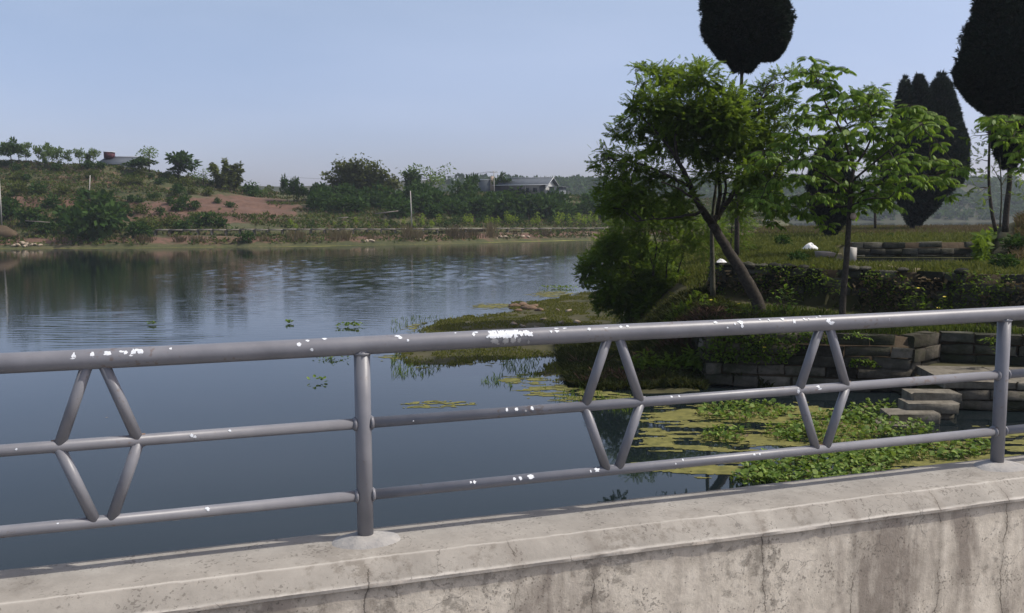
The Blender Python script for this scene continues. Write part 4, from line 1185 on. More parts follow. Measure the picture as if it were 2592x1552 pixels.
# creepers covering parts of the terrace wall and quay
def creeper(label, A, B, z0, z1, out, n, leaf, seed, s=.13):
    A, B = np.asarray(A, float), np.asarray(B, float)
    d = B-A; L = np.linalg.norm(d); d /= L; nn = np.array([d[1], -d[0]])
    u, v = RNG.random(n*4), RNG.random(n*4)
    k = fbm(u*L*.55, v*(z1-z0)*.8+3, seed) > (.50 if seed != 15 else .2)
    u, v = u[k][:n], v[k][:n]
    P = np.stack([A[0]+d[0]*u*L+nn[0]*out*RNG.uniform(.3, 1, len(u)), A[1]+d[1]*u*L+nn[1]*out*RNG.uniform(.3, 1, len(u)), z0+(z1-z0)*v], 1)
    dirs = np.stack([RNG.normal(0, .8, len(u))+nn[0]*.5, RNG.normal(0, .4, len(u))+nn[1]*.8, RNG.uniform(-1.2, .5, len(u))], 1)
    T = np.array([leaf_q((0, 0, 0), (1, 0, 0), (0, 0, 1), s, s*.6)])
    mb = MB(); mb.quads(place(T, rot_from(dirs, roll=RNG.normal(0, .5, len(u))), P, RNG.uniform(.6, 1.4, len(u))))
    props(mb.build('ivy', M[leaf]), label, 'ivy', kind='stuff')
creeper('ivy and ferns creeping over the terrace wall', UA, UA+ud*14, 2.0, 3.9, .22, 2000, 'leaf_bush', 3)
creeper('ivy hanging over the stone quay wall', QA, QB, .9, 2.05, .18, 1500, 'leaf_bush', 8)
creeper('dark brambles on the mound side of the walled pond', (32.3, 58.6), (21.3, 40.2), 3.2, 5.0, .5, 3400, 'leaf_bush', 15, .34)
creeper('dry weeds clinging to the terrace wall', UA, UA+ud*14, 2.0, 3.6, .25, 700, 'red_grass', 12, .2)

# ------------------------------------------------------------------ grass on the bank
def blades(name, label, pts, h, w, mt, lean=.35, cat='grass'):
    n = len(pts)
    a = RNG.uniform(0, 2*PI, n); hh = h*RNG.uniform(.5, 1.3, n); ww = w*RNG.uniform(.7, 1.3, n)
    sx, sy = np.cos(a)*ww/2, np.sin(a)*ww/2
    l = RNG.normal(0, lean, (n, 2))*hh[:, None]
    p = np.asarray(pts)
    z0 = 0*hh
    V = np.stack([p+np.stack([sx, sy, z0], 1), p-np.stack([sx, sy, z0], 1),
                  p+np.stack([l[:, 0]*.45-sx*.7, l[:, 1]*.45-sy*.7, hh*.6], 1), p+np.stack([l[:, 0]*.45+sx*.7, l[:, 1]*.45+sy*.7, hh*.6], 1)], 1)
    tip = p+np.stack([l[:, 0], l[:, 1], hh], 1)
    Vv = np.concatenate([V, tip[:, None]], 1).reshape(-1, 3)
    b = np.arange(n)[:, None]*5
    F4 = b+np.array([[0, 1, 2, 3]]); F3 = b+np.array([[3, 2, 4]])
    o = link(name, np_mesh(name, Vv, [F4, F3], mt))
    props(o, label, cat, kind='stuff')
    return o

def scatter(n, x0, x1, y0, y1, keep):
    X, Y = RNG.uniform(x0, x1, n), RNG.uniform(y0, y1, n)
    k = keep(X, Y)
    X, Y = X[k], Y[k]
    return np.stack([X, Y, bank_z(X, Y)-.01], 1)
not_pond = lambda X, Y: poly_sd(POND, X, Y) < -.8
s_up = lambda X, Y: (X-UA[0])*un[0]+(Y-UA[1])*un[1]
sdS = lambda X, Y: poly_sd(shore, X, Y)
pts = scatter(75000, -7, 8, 31, 70, lambda X, Y: (sdS(X, Y) > .1) & (sdS(X, Y)+RAG*(fbm(X*1.1, Y*.6, 23)-.56) > 0) & (fbm(X*.8, Y*.5, 41) > .41) & (X < 7.5))
blades('grass', 'short green grass on the flat marshy spit', pts, .085, .05, M['grass_spit'])
pts = scatter(42000, -7, 7, 31, 70, lambda X, Y: (sdS(X, Y) > -.9) & (sdS(X, Y) < 1.8) & (fbm(X*1.3, Y*.9, 43) > .52))
blades('marsh_grass', 'yellow green waterside weeds fringing the marshy spit', pts, .10, .05, M['grass_spit'])
pts = scatter(70000, 8, 32, 33, 64, lambda X, Y: (s_up(X, Y) > -.1) & not_pond(X, Y) & (sdS(X, Y) > .3))
blades('terrace_grass', 'sunlit yellow green grass on the upper terrace', pts, .24, .07, M['grass_sunny'])
pts = scatter(36000, 10, 40, 62, 100, lambda X, Y: sdS(X, Y) > .3)
blades('meadow_grass', 'mixed green and dry grass on the far meadow', pts, .40, .13, M['grass_sunny'])
pts = scatter(60000, 17, 60, 74, 100, lambda X, Y: (sdS(X, Y) > .2) & (fbm(X*.25, Y*.25, 47) > .35))
blades('reddish_grass', 'tall reddish dry grass along the far edge of the meadow', pts, .42, .10, M['red_grass'])
pts = scatter(30000, 6.5, 22, 29, 40, lambda X, Y: (s_up(X, Y) < -1.6) & (bank_z(X, Y) > 1.2) & (sdS(X, Y) > .3))
blades('quay_grass', 'green grass strip on top of the stone quay', pts, .24, .06, M['grass_green'])
pts = scatter(24000, 21, 34, 39, 54, lambda X, Y: ((X-27.3)**2+(Y-46)**2 < 60) & not_pond(X, Y))
blades('mound_grass', 'dry tousled grass covering the mound at the right edge', pts, .42, .07, M['red_grass'], .6)
pts = scatter(40000, 2.0, 9, 30.4, 41, lambda X, Y: (sdS(X, Y) > -.15) & (s_up(X, Y) < 0) & (fbm(X*.8, Y*.8, 49) > .30))
blades('bank_weeds', 'dark tangled weeds on the shaded bank left of the quay', pts, .26, .09, M['bank_weed'], .7, 'weeds')
pts = scatter(9000, 2.5, 8, 30.6, 35.5, lambda X, Y: (sdS(X, Y) > .1) & (s_up(X, Y) < 0) & (fbm(X*.6, Y*.8, 53) > .52))
blades('brown_weeds', 'reddish brown dead weeds on the shaded bank', pts, .36, .08, flat_mat('russet_weeds', (.04, .022, .012), (.085, .045, .024), 2, .9, 0), .8, 'weeds')

# emergent stalks in the shallow water
n = 900
P = []
while len(P) < n:
    x, y = random.uniform(990, 1600), random.uniform(800, 1045)
    if fbm(x*.012, y*.03, 61) < .5: continue
    q = at_z(x, y, 0)
    if sdS(q[:1], q[1:2])[0] > 0: continue
    if sdS(q[:1], q[1:2])[0] < -2.6: continue
    P.append([q[0], q[1], -.02])
blades('water_weeds', 'thin dark stalks standing in the shallow water off the spit', np.array(P), .18, .03, M['leaf_bush'], .5, 'weeds')

# ------------------------------------------------------------------ algae mats and hyacinth
def mat_cells(name, label, x0, x1, y0, y1, cell, thr, seed, mask, mt, sx=.5, sy=1.3, z=.006):
    X, Y = np.meshgrid(np.arange(x0, x1, cell), np.arange(y0, y1, cell))
    f = fbm(X*sx, Y*sy, seed, 5)
    k = (f + .55*mask(X, Y) > thr) & (sdS(X, Y) < .1)
    X, Y = X[k], Y[k]
    n = len(X)
    if n == 0: return
    h = cell*.5
    Q = np.stack([np.stack([X-h, Y-h], 1), np.stack([X+h, Y-h], 1), np.stack([X+h, Y+h], 1), np.stack([X-h, Y+h], 1)], 1)
    key = np.round(Q/cell*2).astype(np.int64).reshape(-1, 2)
    u, inv = np.unique(key, axis=0, return_inverse=True)
    P2 = u*cell/2
    P2 = P2 + (np.stack([vnoise(P2[:, 0]*9, P2[:, 1]*9, 5), vnoise(P2[:, 0]*9, P2[:, 1]*9, 6)], 1)-.5)*cell*1.5
    V = np.concatenate([P2, (z+.006*vnoise(P2[:, 0]*6, P2[:, 1]*6, 2))[:, None]], 1)
    o = link(name, np_mesh(name, V, [inv.reshape(-1, 4)], mt, True))
    props(o, label, 'algae', kind='stuff')

def ell(cx, cy, rx, ry):
    """soft ellipse in photograph pixels projected on the water"""
    c = at_z(cx, cy, 0); ax = at_z(cx+rx, cy, 0)-c; ay = at_z(cx, cy-ry, 0)-c
    def f(X, Y):
        dx, dy = X-c[0], Y-c[1]
        v = dy/ay[1]; u = (dx-ay[0]*v)/ax[0]
        return 1-np.sqrt(u*u+v*v)
    return f
E1 = [ell(1790, 1050, 190, 30), ell(1760, 1110, 170, 36), ell(1800, 1185, 200, 26), ell(2050, 1100, 230, 45), ell(2300, 1165, 320, 40), ell(2000, 1050, 160, 30), ell(2520, 1120, 200, 40)]
mat_cells('algae_mat', 'yellow green algae mat floating among the hyacinths below the steps', 1.5, 16, 18.5, 30, .045, .66, 71, lambda X, Y: np.clip(np.max([e(X, Y) for e in E1], 0), -1, .42), M['algae'], 1.3, 4.6)
E2 = [ell(1130, 895, 160, 28), ell(1420, 990, 110, 22), ell(1330, 960, 80, 14), ell(1100, 1025, 90, 10), ell(1530, 1005, 90, 16), ell(1250, 775, 60, 8), ell(1400, 745, 60, 8), ell(1080, 830, 60, 12)]
mat_cells('algae_mat', 'yellow algae drifting around the tip of the marshy spit', -7, 8, 26, 72, .07, .66, 73, lambda X, Y: np.clip(np.max([e(X, Y) for e in E2], 0), -1, .36), M['algae'], 2.4, 5.2)

def hyacinth_leaf():
    Q = []
    V = [(0, 0), (.35, .42), (.8, .36), (1, 0)]
    a = [(x, y, .10*abs(y)) for x, y in V]; b = [(x, -y, .10*abs(y)) for x, y in V]
    return np.array([a, b[::-1]], float)
HL = hyacinth_leaf()
def hyacinth(mb, st, P, s=.13, hgt=(.03, .18)):
    n = len(P)
    P = P.copy(); P[:, 2] = RNG.uniform(*hgt, n)
    a = RNG.uniform(0, 2*PI, n)
    dirs = np.stack([np.cos(a), np.sin(a), RNG.uniform(-.1, .9, n)], 1)
    mb.quads(place(HL, rot_from(dirs, roll=RNG.normal(0, .4, n)), P, s*RNG.uniform(.3, 1.35, n)))
    if st is not None:
        b = P.copy(); b[:, :2] -= dirs[:, :2]*.05; b[:, 2] = -.01
        w = np.array([.006, 0, 0])
        st.quads(np.stack([b-w, b+w, P+w, P-w], 1))
HY = [(ell(1880, 1045, 130, 26), 700), (ell(2080, 1190, 190, 44), 1900), (ell(1900, 1215, 60, 14), 260), (ell(2110, 1085, 140, 40), 1000), (ell(1830, 1105, 60, 20), 260), (ell(2370, 1140, 150, 26), 700), (ell(2200, 1050, 90, 26), 420), (ell(2290, 1090, 80, 20), 300), (ell(2230, 1160, 110, 18), 350), (ell(1990, 1100, 70, 18), 240)]
mb, st, br = MB(), MB(), MB()
for f, n in HY:
    X, Y = RNG.uniform(2, 16, 30000), RNG.uniform(18.5, 30, 30000)
    k = f(X, Y) > .25*(1-fbm(X*1.3, Y*1.3, 81)*1.6)
    n = int(n*.68)
    X, Y = X[k][:n], Y[k][:n]
    q = np.stack([X, Y, 0*X], 1); b_ = RNG.random(len(q)) < .13
    hyacinth(mb, st, q[~b_]); hyacinth(br, st, q[b_], .12, (.01, .10))
props(mb.build('water_hyacinth', M['hyacinth']), 'bright green water hyacinth leaves crowding the water below the steps', 'water plants', kind='stuff')
props(br.build('withered_hyacinth', M['dry_grass']), 'withered brown leaves among the green water hyacinths', 'water plants', kind='stuff')
props(st.build('hyacinth_stalks', M['leaf_willow']), 'short stalks under the hyacinth leaves', 'water plants', kind='stuff')
fl = [(381, 823, .35, 26, 'small hyacinth clump drifting alone on the left of the lake'), (731, 819, .25, 18, 'tiny dark weed clump adrift above the left railing post'), (887, 827, .65, 60, 'yellow green hyacinth raft just above the top rail'),
      (843, 907, .7, 70, 'hyacinth raft just below the top rail left of the post'), (1418, 730, 1.5, 120, 'long low weed raft floating off the dense bush'), (800, 968, .5, 14, 'sparse wilted weed sprig afloat left of the post')]
for px, py, r, n, lb in fl:
    mb = MB(); c = at_z(px, py, 0)
    P = np.stack([RNG.normal(0, r*.5, n), RNG.normal(0, r*.35, n), np.zeros(n)], 1)
    hyacinth(mb, None, P, .17 if py < 850 else .13)
    o = mb.build('floating_weed', M['hyacinth']); o.location = c
    props(o, lb, 'water plants', kind='stuff')
lp = at_z(265, 1057, 0.008)
mm = MB(); mm.quads([leaf_q((0, 0, 0), (1, .5, 0.02), (0, 0, 1), .12, .05)])
o = mm.build('floating_leaf', M['rock_pale']); o.location = lp
props(o, 'single pale dead leaf floating inside the left diamond of the railing', 'leaf')

# litter, rocks, plastic on the near bank
def rock_mesh(name, s, mt, seed, flat=.6):
    r = np.random.default_rng(seed)
    m = MB(); n, k = 9, 6
    V = []
    for i in range(k):
        ph = -PI/2+PI*(i+.5)/k
        for j in range(n):
            a = 2*PI*(j+.3*r.random())/n
            q = 1+r.normal(0, .13)
            V.append((s*q*math.cos(ph)*math.cos(a), s*.8*q*math.cos(ph)*math.sin(a), s*flat*q*math.sin(ph)))
    F = [[i*n+j, i*n+(j+1) % n, (i+1)*n+(j+1) % n, (i+1)*n+j] for i in range(k-1) for j in range(n)]
    m.add(V, F); m.order.append((np.arange((k-1)*n, k*n)[None], 0)); m.order.append((np.arange(0, n)[None, ::-1], 0))
    return m.mesh(name, mt)
NEAR = []
RK = [rock_mesh('rock', 1, M['rock_brown'], q) for q in range(4)]
RKD = [rock_mesh('rock', 1, M['stone_dark'], q+8) for q in range(4)]
RKP = [rock_mesh('rock', 1, M['rock_pale'], q+20, .55) for q in range(5)]
for k, (px, py, s) in enumerate(((1302, 776, .42), (1322, 773, .50), (1338, 782, .55), (1352, 777, .40), (1365, 786, .36), (1312, 787, .3))):
    z = max(0.02, float(bank_z(*[np.array([v]) for v in at_z(px, py, .2)[:2]])[0]))
    o = link('rock', RK[k % 4], None, at_z(px, py, z)+[0, 0, s*.1]); o.scale = (s, s*.8, s*.6); o.rotation_euler = (0, 0, k*1.3)
    props(o, None, 'rock', 'brown rocks on the spit'); NEAR.append((o, px, 'brown clod of rock', 'at the tip of the grassy spit'))
for k, (px, py) in enumerate(((1300, 812), (1322, 818), (1360, 825), (1375, 802), (1420, 813), (1440, 778), (1460, 812), (1412, 776))):
    c = at_z(px, py, .35); zz = float(bank_z(np.array([c[0]]), np.array([c[1]]))[0])
    mm = MB(); mm.box((0, 0, .05), (.32, .22, .10), k, .03)
    o = mm.build('litter_scrap', M['rock_pale']); o.location = (c[0], c[1], zz+.03); o.rotation_euler = (.3, .2, k)
    props(o, None, 'litter', 'litter on the spit'); NEAR.append((o, px, 'small pale scrap of litter', 'on the grassy spit'))

def on_bank(px, py, y0=28, y1=95):
    for Y in np.arange(y0, y1, .25):
        p = at_d(px, py, Y)
        if p[2] <= float(bank_z(p[:1], p[1:2])[0]): return p
    return p
def draped(name, label, px, py, Y, w, h, mt, seed):
    c = at_d(px, py, Y) if Y else on_bank(px, py, 44)
    n = 29
    U, Vv = np.meshgrid(np.linspace(-1, 1, n), np.linspace(-1, 1, n))
    r = np.sqrt(U**2+Vv**2)
    rk = np.sqrt((U+.18)**2+Vv**2)
    Z = h*np.clip(1-rk**1.1, 0, 1)**.8*(.55+.9*fbm(U*2.6+seed, Vv*2.6, seed)) + .28*h*(np.abs(fbm(U*4, Vv*4, seed+1, 3)-.5)*2-.2)*np.clip(1.15-r, 0, 1)
    V = np.stack([U*w/2*(1+.2*(fbm(U*2, Vv*2, seed+3)-.5)), Vv*w*.4, Z], -1).reshape(-1, 3)
    i = np.arange(n-1)[:, None]*n; j = np.arange(n-1)[None]
    o = link(name, np_mesh(name, V, [np.stack([i+j, i+j+1, i+n+j+1, i+n+j], -1).reshape(-1, 4)], mt, True), None, c)
    props(o, label, 'sheet')
draped('plastic_sheet', 'crumpled white plastic sheet heaped on the sunlit terrace grass', 2055, 637, 0, 1.15, .62, M['plastic'], 3)
draped('plastic_bag', 'white plastic bag lying on the end of the rubble terrace wall', 1828, 664, 39.3, .5, .15, M['plastic'], 5)
draped('white_tarp', 'white tarpaulin on the distant shore seen between the dark trunks', 1945, 560, 235.0, 1.7, 1.0, M['plastic'], 8)

# loose stones crowning the rubble wall
for k, px in enumerate((1835, 1852, 1866, 1884, 1905, 1926, 1948, 1968, 2000, 2032, 2075, 2200, 2225, 2320, 2450)):
    t = (px-1830)/762.0
    p = np.array([*(UA+ud*(12.0*t+.25)+un*.2), 3.80])
    o = link('rock', RK[k % 4], None, p); s = random.uniform(.2, .36); o.scale = (s*1.3, s, s*.7); o.rotation_euler = (0, 0, k)
    o.data = RKD[k % 4]
    props(o, None, 'rock', 'boulders on the terrace wall'); NEAR.append((o, px, 'loose boulder', 'along the top of the rubble terrace wall'))

# ------------------------------------------------------------------ far bank
SHX = np.array([-400, -200, -97, -52, -20, 0.5, 20, 40, 66, 84, 95, 120, 200], float)
SHY = np.array([165, 165, 170, 176, 186, 203, 216, 232, 250, 262, 300, 520, 1100], float)
def shore_y(X): return np.interp(X, SHX, SHY) + 1.4*(fbm(np.asarray(X)*.08, np.asarray(X)*0, 91)-.5)*4
RPX = np.array([-600, 0, 250, 350, 450, 550, 600, 650, 720, 850, 1000, 1300, 1450, 1540, 1700, 2600], float)
RPY = np.array([402, 407, 416, 428, 444, 463, 473, 483, 491, 494, 488, 492, 500, 505, 508, 512], float)
RS = 68.0
def far_z(X, Y):
    X, Y = np.asarray(X, float), np.asarray(Y, float)
    s_ = Y-shore_y(X)
    px = 1296+X/np.maximum(Y, 1)*FPX
    dr = shore_y(X)+RS
    zr = CAMH+(545-np.interp(px, RPX, RPY))/FPX*dr
    nz = fbm(X*.06, Y*.06, 93)-.5
    z = np.interp(s_, [-6, 0, 1.2, 4, 7.4, 8.1, 10, 10.6, 13, 18], [-2, -.1, .5, 1.4, 2.1, 1.6, 1.6, 2.9, 3.1, 4.0])
    u = np.clip((s_-16)/(RS-16), 0, 1)
    st = 5.0; ub = u*st; f = np.floor(ub); fr = ub-f
    ut = (f+sstep(.45, 1.0, fr))/st
    z = z + (zr-4.0)*(.35*u+.65*ut)*(s_ > 16)
    z = np.where(s_ > RS, zr+(s_-RS)*-.03, z)
    return z + nz*1.1*sstep(1, 10, s_)
xs = np.concatenate([np.arange(-180, 130, 1.4)])
ss = np.concatenate([np.arange(-6, 24, .7), np.arange(24, 80, 1.0), np.arange(80, 220, 10)])
GX, GS = np.meshgrid(xs, ss); GY = GS+shore_y(GX); GZ = far_z(GX, GY)
nx, ny = len(xs), len(ss)
i = np.arange(ny-1)[:, None]*nx; j = np.arange(nx-1)[None]
F = np.stack([i+j, i+j+1, i+nx+j+1, i+nx+j], -1).reshape(-1, 4)
def hill_mat():
    m, nt, b, N, L = mat('terraced_red_soil_and_grass')
    v = coords(nt, 'Object')
    big = noise(nt, .05, 5, .6, v); fine = noise(nt, .6, 6, .65, v)
    at = N.new('ShaderNodeAttribute'); at.attribute_name = 'soil'
    k = mth(nt, 'ADD', mth(nt, 'MULTIPLY', mth(nt, 'SUBTRACT', fine, .5), .9), at.outputs['Fac'])
    soil = ramp(nt, fine, [(.3, (.080, .044, .028)), (.7, (.155, .085, .056))])
    gr = ramp(nt, mth(nt, 'ADD', mth(nt, 'MULTIPLY', big, .5), mth(nt, 'MULTIPLY', fine, .5)), [(.3, (.030, .042, .012)), (.5, (.062, .066, .022)), (.7, (.11, .092, .045))])
    L.new(mixc(nt, ramp(nt, k, [(.4, (0, 0, 0)), (.62, (1, 1, 1))]), gr, soil), b.inputs['Base Color'])
    b.inputs['Roughness'].default_value = .95
    bump(nt, b, fine, .8, .3)
    return m
me = np_mesh('hillside', np.stack([GX, GY, GZ], -1).reshape(-1, 3), [F], hill_mat(), True)
pxx = 1296+GX/GY*FPX; pyy = 545-(GZ-CAMH)/GY*FPX
soil = .25 + .75*np.exp(-((pxx-560)/170)**2)*np.exp(-((pyy-528)/24)**2)*1.5 + .42*np.exp(-((GS-4.5)/3)**2) + .3*np.exp(-((pxx-60)/220)**2)*np.exp(-((pyy-508)/20)**2)*1.6 - .25*sstep(700, 900, pxx)*(GS > 10) + .4*(fbm(GX*.05, GY*.25, 95)-.5)
fr_ = np.mod(np.clip((GS-16)/(RS-16), 0, .999)*5, 1.0)
soil = soil + .16*sstep(.42, .62, fr_)*sstep(1.0, .8, fr_)*(GS > 16)*sstep(900, 600, pxx)
at = me.attributes.new('soil', 'FLOAT', 'POINT'); at.data.foreach_set('value', soil.ravel().astype(np.float32))
props(link('hillside', me), kind='structure')

def on_far(px, s_):
    """point of the far bank on the vertical plane through pixel column px, s_ metres behind the waterline"""
    Y = 200.0
    for _ in range(12):
        X = (px-1296)/FPX*Y; Y = float(shore_y(np.array([X]))[0])+s_
    X = (px-1296)/FPX*Y
    return np.array([X, Y, float(far_z(np.array([X]), np.array([Y]))[0])])

_S = np.arange(.5, RS+6, .7)
def on_far_py(px, py):
    """first point of the far bank seen through a pixel"""
    Y = np.full(len(_S), 200.0)
    for _ in range(8): Y = shore_y((px-1296)/FPX*Y)+_S
    X = (px-1296)/FPX*Y
    Z = far_z(X, Y)
    k = np.nonzero(545-(Z-CAMH)/Y*FPX <= py)[0]
    k = k[0] if len(k) else len(_S)-1
    return np.array([X[k], Y[k], Z[k]])

ORD = ['leftmost', 'second from left', 'third from left', 'fourth from left', 'fifth from left', 'sixth from left', 'seventh from left', 'eighth from left', 'ninth from left', 'tenth from left', 'eleventh from left', 'twelfth from left', 'thirteenth from left', 'fourteenth from left', 'fifteenth from left', 'sixteenth from left']
def single_out(items):
    """items: (object, x, 'noun phrase', 'place phrase'): alike ones in one place are told apart by their order from the left"""
    g = {}
    for o, x, a, b in items: g.setdefault((a, b), []).append((x, o))
    for (a, b), L in g.items():
        L.sort(key=lambda q: q[0])
        for k, (x, o) in enumerate(L):
            o['label'] = (a + ' ' + b) if len(L) == 1 else (a + ', ' + (ORD[k] if k < len(L)-1 or len(L) > 9 else 'rightmost') + ' ' + b)
def col_phrase(x):
    for lim, ph in ((60, 'by the pole at the left edge'), (150, 'above the boulder heap'), (235, 'near the thin hillside pole'), (330, 'below the blue roof'), (410, 'below the grey ridge tree'), (490, 'below the broad ridge tree'), (590, 'below the ragged bamboo'), (700, 'below the tiny hut'),
                    (780, 'left of the bamboo grove'), (870, 'left under the bamboo grove'), (950, 'right under the bamboo grove'), (1010, 'behind the leaning white pole'), (1090, 'below the round open tree'), (1160, 'left of the crossarm pole'), (1230, 'around the crossarm pole'), (1310, 'below the farmhouse front'), (1390, 'below the farmhouse gable')):
        if x < lim: return ph
    return 'right of the farmhouse'

single_out(NEAR)

# plant prototypes for the far bank
def far_bush_mesh(name, mt, n=240, w=1.0, h=.9, lobes=6, seed=0, ls=.16, stem=False):
    r = np.random.default_rng(seed)
    mb = MB()
    for k in range(lobes):
        c = np.array([r.uniform(-.3, .3)*w, r.uniform(-.3, .3)*w, h*(.32+.42*r.random())])
        rad = r.uniform(.22, .34)*w
        m = n//lobes
        d = r.normal(0, 1, (m, 3)); d /= np.linalg.norm(d, axis=1)[:, None]
        P = c+d*rad*(r.random(m)**.4)[:, None]*np.array([1, 1, h/w*1.0])
        P[:, 2] = np.maximum(P[:, 2], .02)
        dirs = d+r.normal(0, .6, (m, 3))
        T = np.array([leaf_q((0, 0, 0), (1, 0, 0), (0, 0, 1), ls, ls*.55)])
        mb.quads(place(T, rot_from(dirs, roll=r.uniform(-1.5, 1.5, m)), P, r.uniform(.6, 1.3, m)))
    if stem:
        tb = MB(); tb.tube([(0, 0, -.05), (.01, 0, .2), (0, .01, .6)], [.018, .014, .008], 5)
        return (('stem', tb.mesh('stem', M['bark'])), ('crown', mb.mesh('crown', mt)))
    return mb.mesh(name, mt)

def far_tree_mesh(name, mt, seed, n=420, open_=.5, crown=(.30, 1.0), w=.75, ls=.12):
    r = np.random.default_rng(seed); mb, tb = MB(), MB()
    tb.tube([(0, 0, -.03), (.01, .0, .3), (0, .01, .75)], [.022, .018, .006], 6)
    L = 9
    for k in range(L):
        c = np.array([*r.normal(0, w*.24, 2), r.uniform(crown[0]+.1, crown[1]-.12)])
        tb.tube([(0, 0, max(.25, c[2]-.25)), tuple(c)], [.008, .003], 4)
        rad = r.uniform(.11, .17)*w*1.6
        m = n//L
        d = r.normal(0, 1, (m, 3)); d /= np.linalg.norm(d, axis=1)[:, None]
        P = c+d*rad*(r.random(m)**.45)[:, None]*np.array([1, 1, .75])
        T = np.array([leaf_q((0, 0, 0), (1, 0, 0), (0, 0, 1), ls, ls*.5)])
        mb.quads(place(T, rot_from(d+r.normal(0, .6, (m, 3)), roll=r.uniform(-1.5, 1.5, m)), P, r.uniform(.6, 1.3, m)))
    return (('trunk', tb.mesh('trunk', M['bark'])), ('crown', mb.mesh('crown', mt)))

BD = [far_bush_mesh('shrub', M['leaf_far1'], 380, 1, .85, 7, q) for q in range(5)]
BO_ = [far_bush_mesh('shrub', M['leaf_far2'], 320, 1, .8, 6, q+10) for q in range(4)]
SP = [far_bush_mesh('sapling', M['leaf_far3'], 150, .6, 1.05, 5, q+20, .13, True) for q in range(4)]
SPD = [far_bush_mesh('sapling', M['leaf_far1'], 150, .7, 1.0, 5, q+25, .13, True) for q in range(3)]
TR = [far_tree_mesh('tree', M['leaf_far1'], q+30, 760) for q in range(4)]
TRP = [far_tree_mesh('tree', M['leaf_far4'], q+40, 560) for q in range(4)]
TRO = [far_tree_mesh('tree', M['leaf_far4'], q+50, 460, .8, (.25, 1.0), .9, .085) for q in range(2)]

def put(name, me, p, w, h, label, cat, group=None, rz=None):
    if isinstance(me, tuple):
        o = empty(name, p)
        for nm, q in me: link(nm, q, o)
    else:
        o = link(name, me, None, p)
    o.scale = (w, w, h)
    o.rotation_euler = (0, 0, random.uniform(0, 6.28) if rz is None else rz)
    props(o, label, cat, group)
    return o
mpp = lambda p: p[1]/FPX     # metres per photograph pixel

# ridge saplings at the upper left
LST = []
for k, (x, y, s_) in enumerate(((-15, 388, 30), (12, 392, 32), (42, 392, 48), (78, 395, 34), (108, 396, 30), (140, 392, 36), (152, 392, 34), (178, 392, 26), (205, 393, 30), (222, 394, 26), (240, 396, 28), (122, 396, 26), (60, 396, 30))):
    p = on_far(x*K, RS-1+RNG.uniform(-2, 2)); m_ = mpp(p)
    p2 = at_d(x*K, y*K-4, p[1]); p[2] = min(p[2], p2[2])
    oo = put('young_tree', TR[k % 4] if x == 42 else TRP[k % 4], p, s_*1.1*m_, s_*1.55*m_, 'dark round headed young tree standing tallest on the ridge' if x == 42 else 'young green tree in the row along the ridge top', 'tree', None if x == 42 else 'young trees along the ridge')
    if x != 42: LST.append((oo, x, 'young green tree', 'in the row along the ridge top'))
single_out(LST)
# shrubs on the terraces (overview px position of base, width px)
T1 = []
rows = [(408, 0, 330, 22), (432, 20, 480, 26), (447, 250, 560, 26), (470, 30, 660, 30), (486, 300, 560, 22), (520, 330, 640, 24)]
for y, a, b, sz in rows:
    x = a
    while x < b:
        if RNG.random() < (.25 if y > 515 else .62): T1.append((x+RNG.uniform(-6, 6), y+RNG.uniform(-7, 7), sz*RNG.uniform(.5, 1.1)))
        x += sz*1.15
T1 += [(52, 470, 40), (105, 470, 40), (165, 470, 32), (30, 530, 60), (85, 545, 50), (120, 560, 46), (180, 545, 70), (240, 530, 90), (235, 575, 95), (270, 560, 70), (200, 560, 60), (300, 515, 40), (350, 515, 28), (395, 515, 24), (450, 505, 36), (480, 505, 26), (560, 500, 20),
       (130, 505, 40), (610, 470, 34), (340, 572, 50), (360, 560, 40), (600, 585, 36), (450, 560, 40), (420, 548, 40), (500, 548, 46), (540, 550, 30)]
LST = []
for k, (x, y, w) in enumerate(T1):
    p = on_far_py(x*K, y*K); m_ = mpp(p)
    ww = w*1.35*m_
    dk = RNG.random() < .6 or w > 45
    oo = put('shrub', (BD if dk else BO_)[k % 4], p-[0, 0, .12*ww], ww, ww*RNG.uniform(.8, 1.1), 'dark green rounded shrub on the terraced red hillside' if dk else 'olive green shrub on the terraced red hillside', 'shrub', 'dark shrubs on the terraced hillside' if dk else 'olive shrubs on the terraced hillside')
    LST.append((oo, x, ('big ' if w > 45 else '') + ('dark green shrub' if dk else 'olive shrub'), ('on the top terrace ' if y < 440 else 'on the middle terrace ' if y < 480 else 'on the red slope ' if y < 535 else 'near the water ')+col_phrase(x)))
single_out(LST)
# band of dark bushes across the middle and right
LST = []
for k in range(96):
    x = RNG.uniform(690, 1490); y = RNG.uniform(488, 536)
    if x < 960 and y > 515: continue
    if x > 1130 and y < 508: y += 22
    p = on_far_py(x*K, y*K); m_ = mpp(p); ww = RNG.uniform(34, 62)*m_*1.25
    oo = put('bush', BD[k % 5], p-[0, 0, .1*ww], ww, ww*RNG.uniform(.85, 1.25), 'dark green bush in the thicket below the farmhouse', 'bush', 'dark bushes of the thicket')
    LST.append((oo, x, 'dark thicket bush', ('high on the bank ' if y < 508 else 'halfway down the bank ' if y < 525 else 'low on the bank ')+col_phrase(x)))
single_out(LST)
LST = []
for k, (x, y, w, h) in enumerate(((700, 500, 30, 55), (715, 495, 28, 52), (740, 500, 30, 40), (770, 495, 30, 40), (728, 490, 24, 40), (760, 480, 20, 34), (790, 500, 34, 40))):
    p = on_far(x*K, RS-14); m_ = mpp(p)
    oo = put('slim_tree', TR[k % 4], p, w*1.2*m_, h*1.2*m_, 'slim upright tree in the copse at the left end of the thicket', 'tree', 'slim trees at the left end of the thicket')
    LST.append((oo, x, 'slim upright tree', 'in the copse left of the bamboo grove'))
single_out(LST)
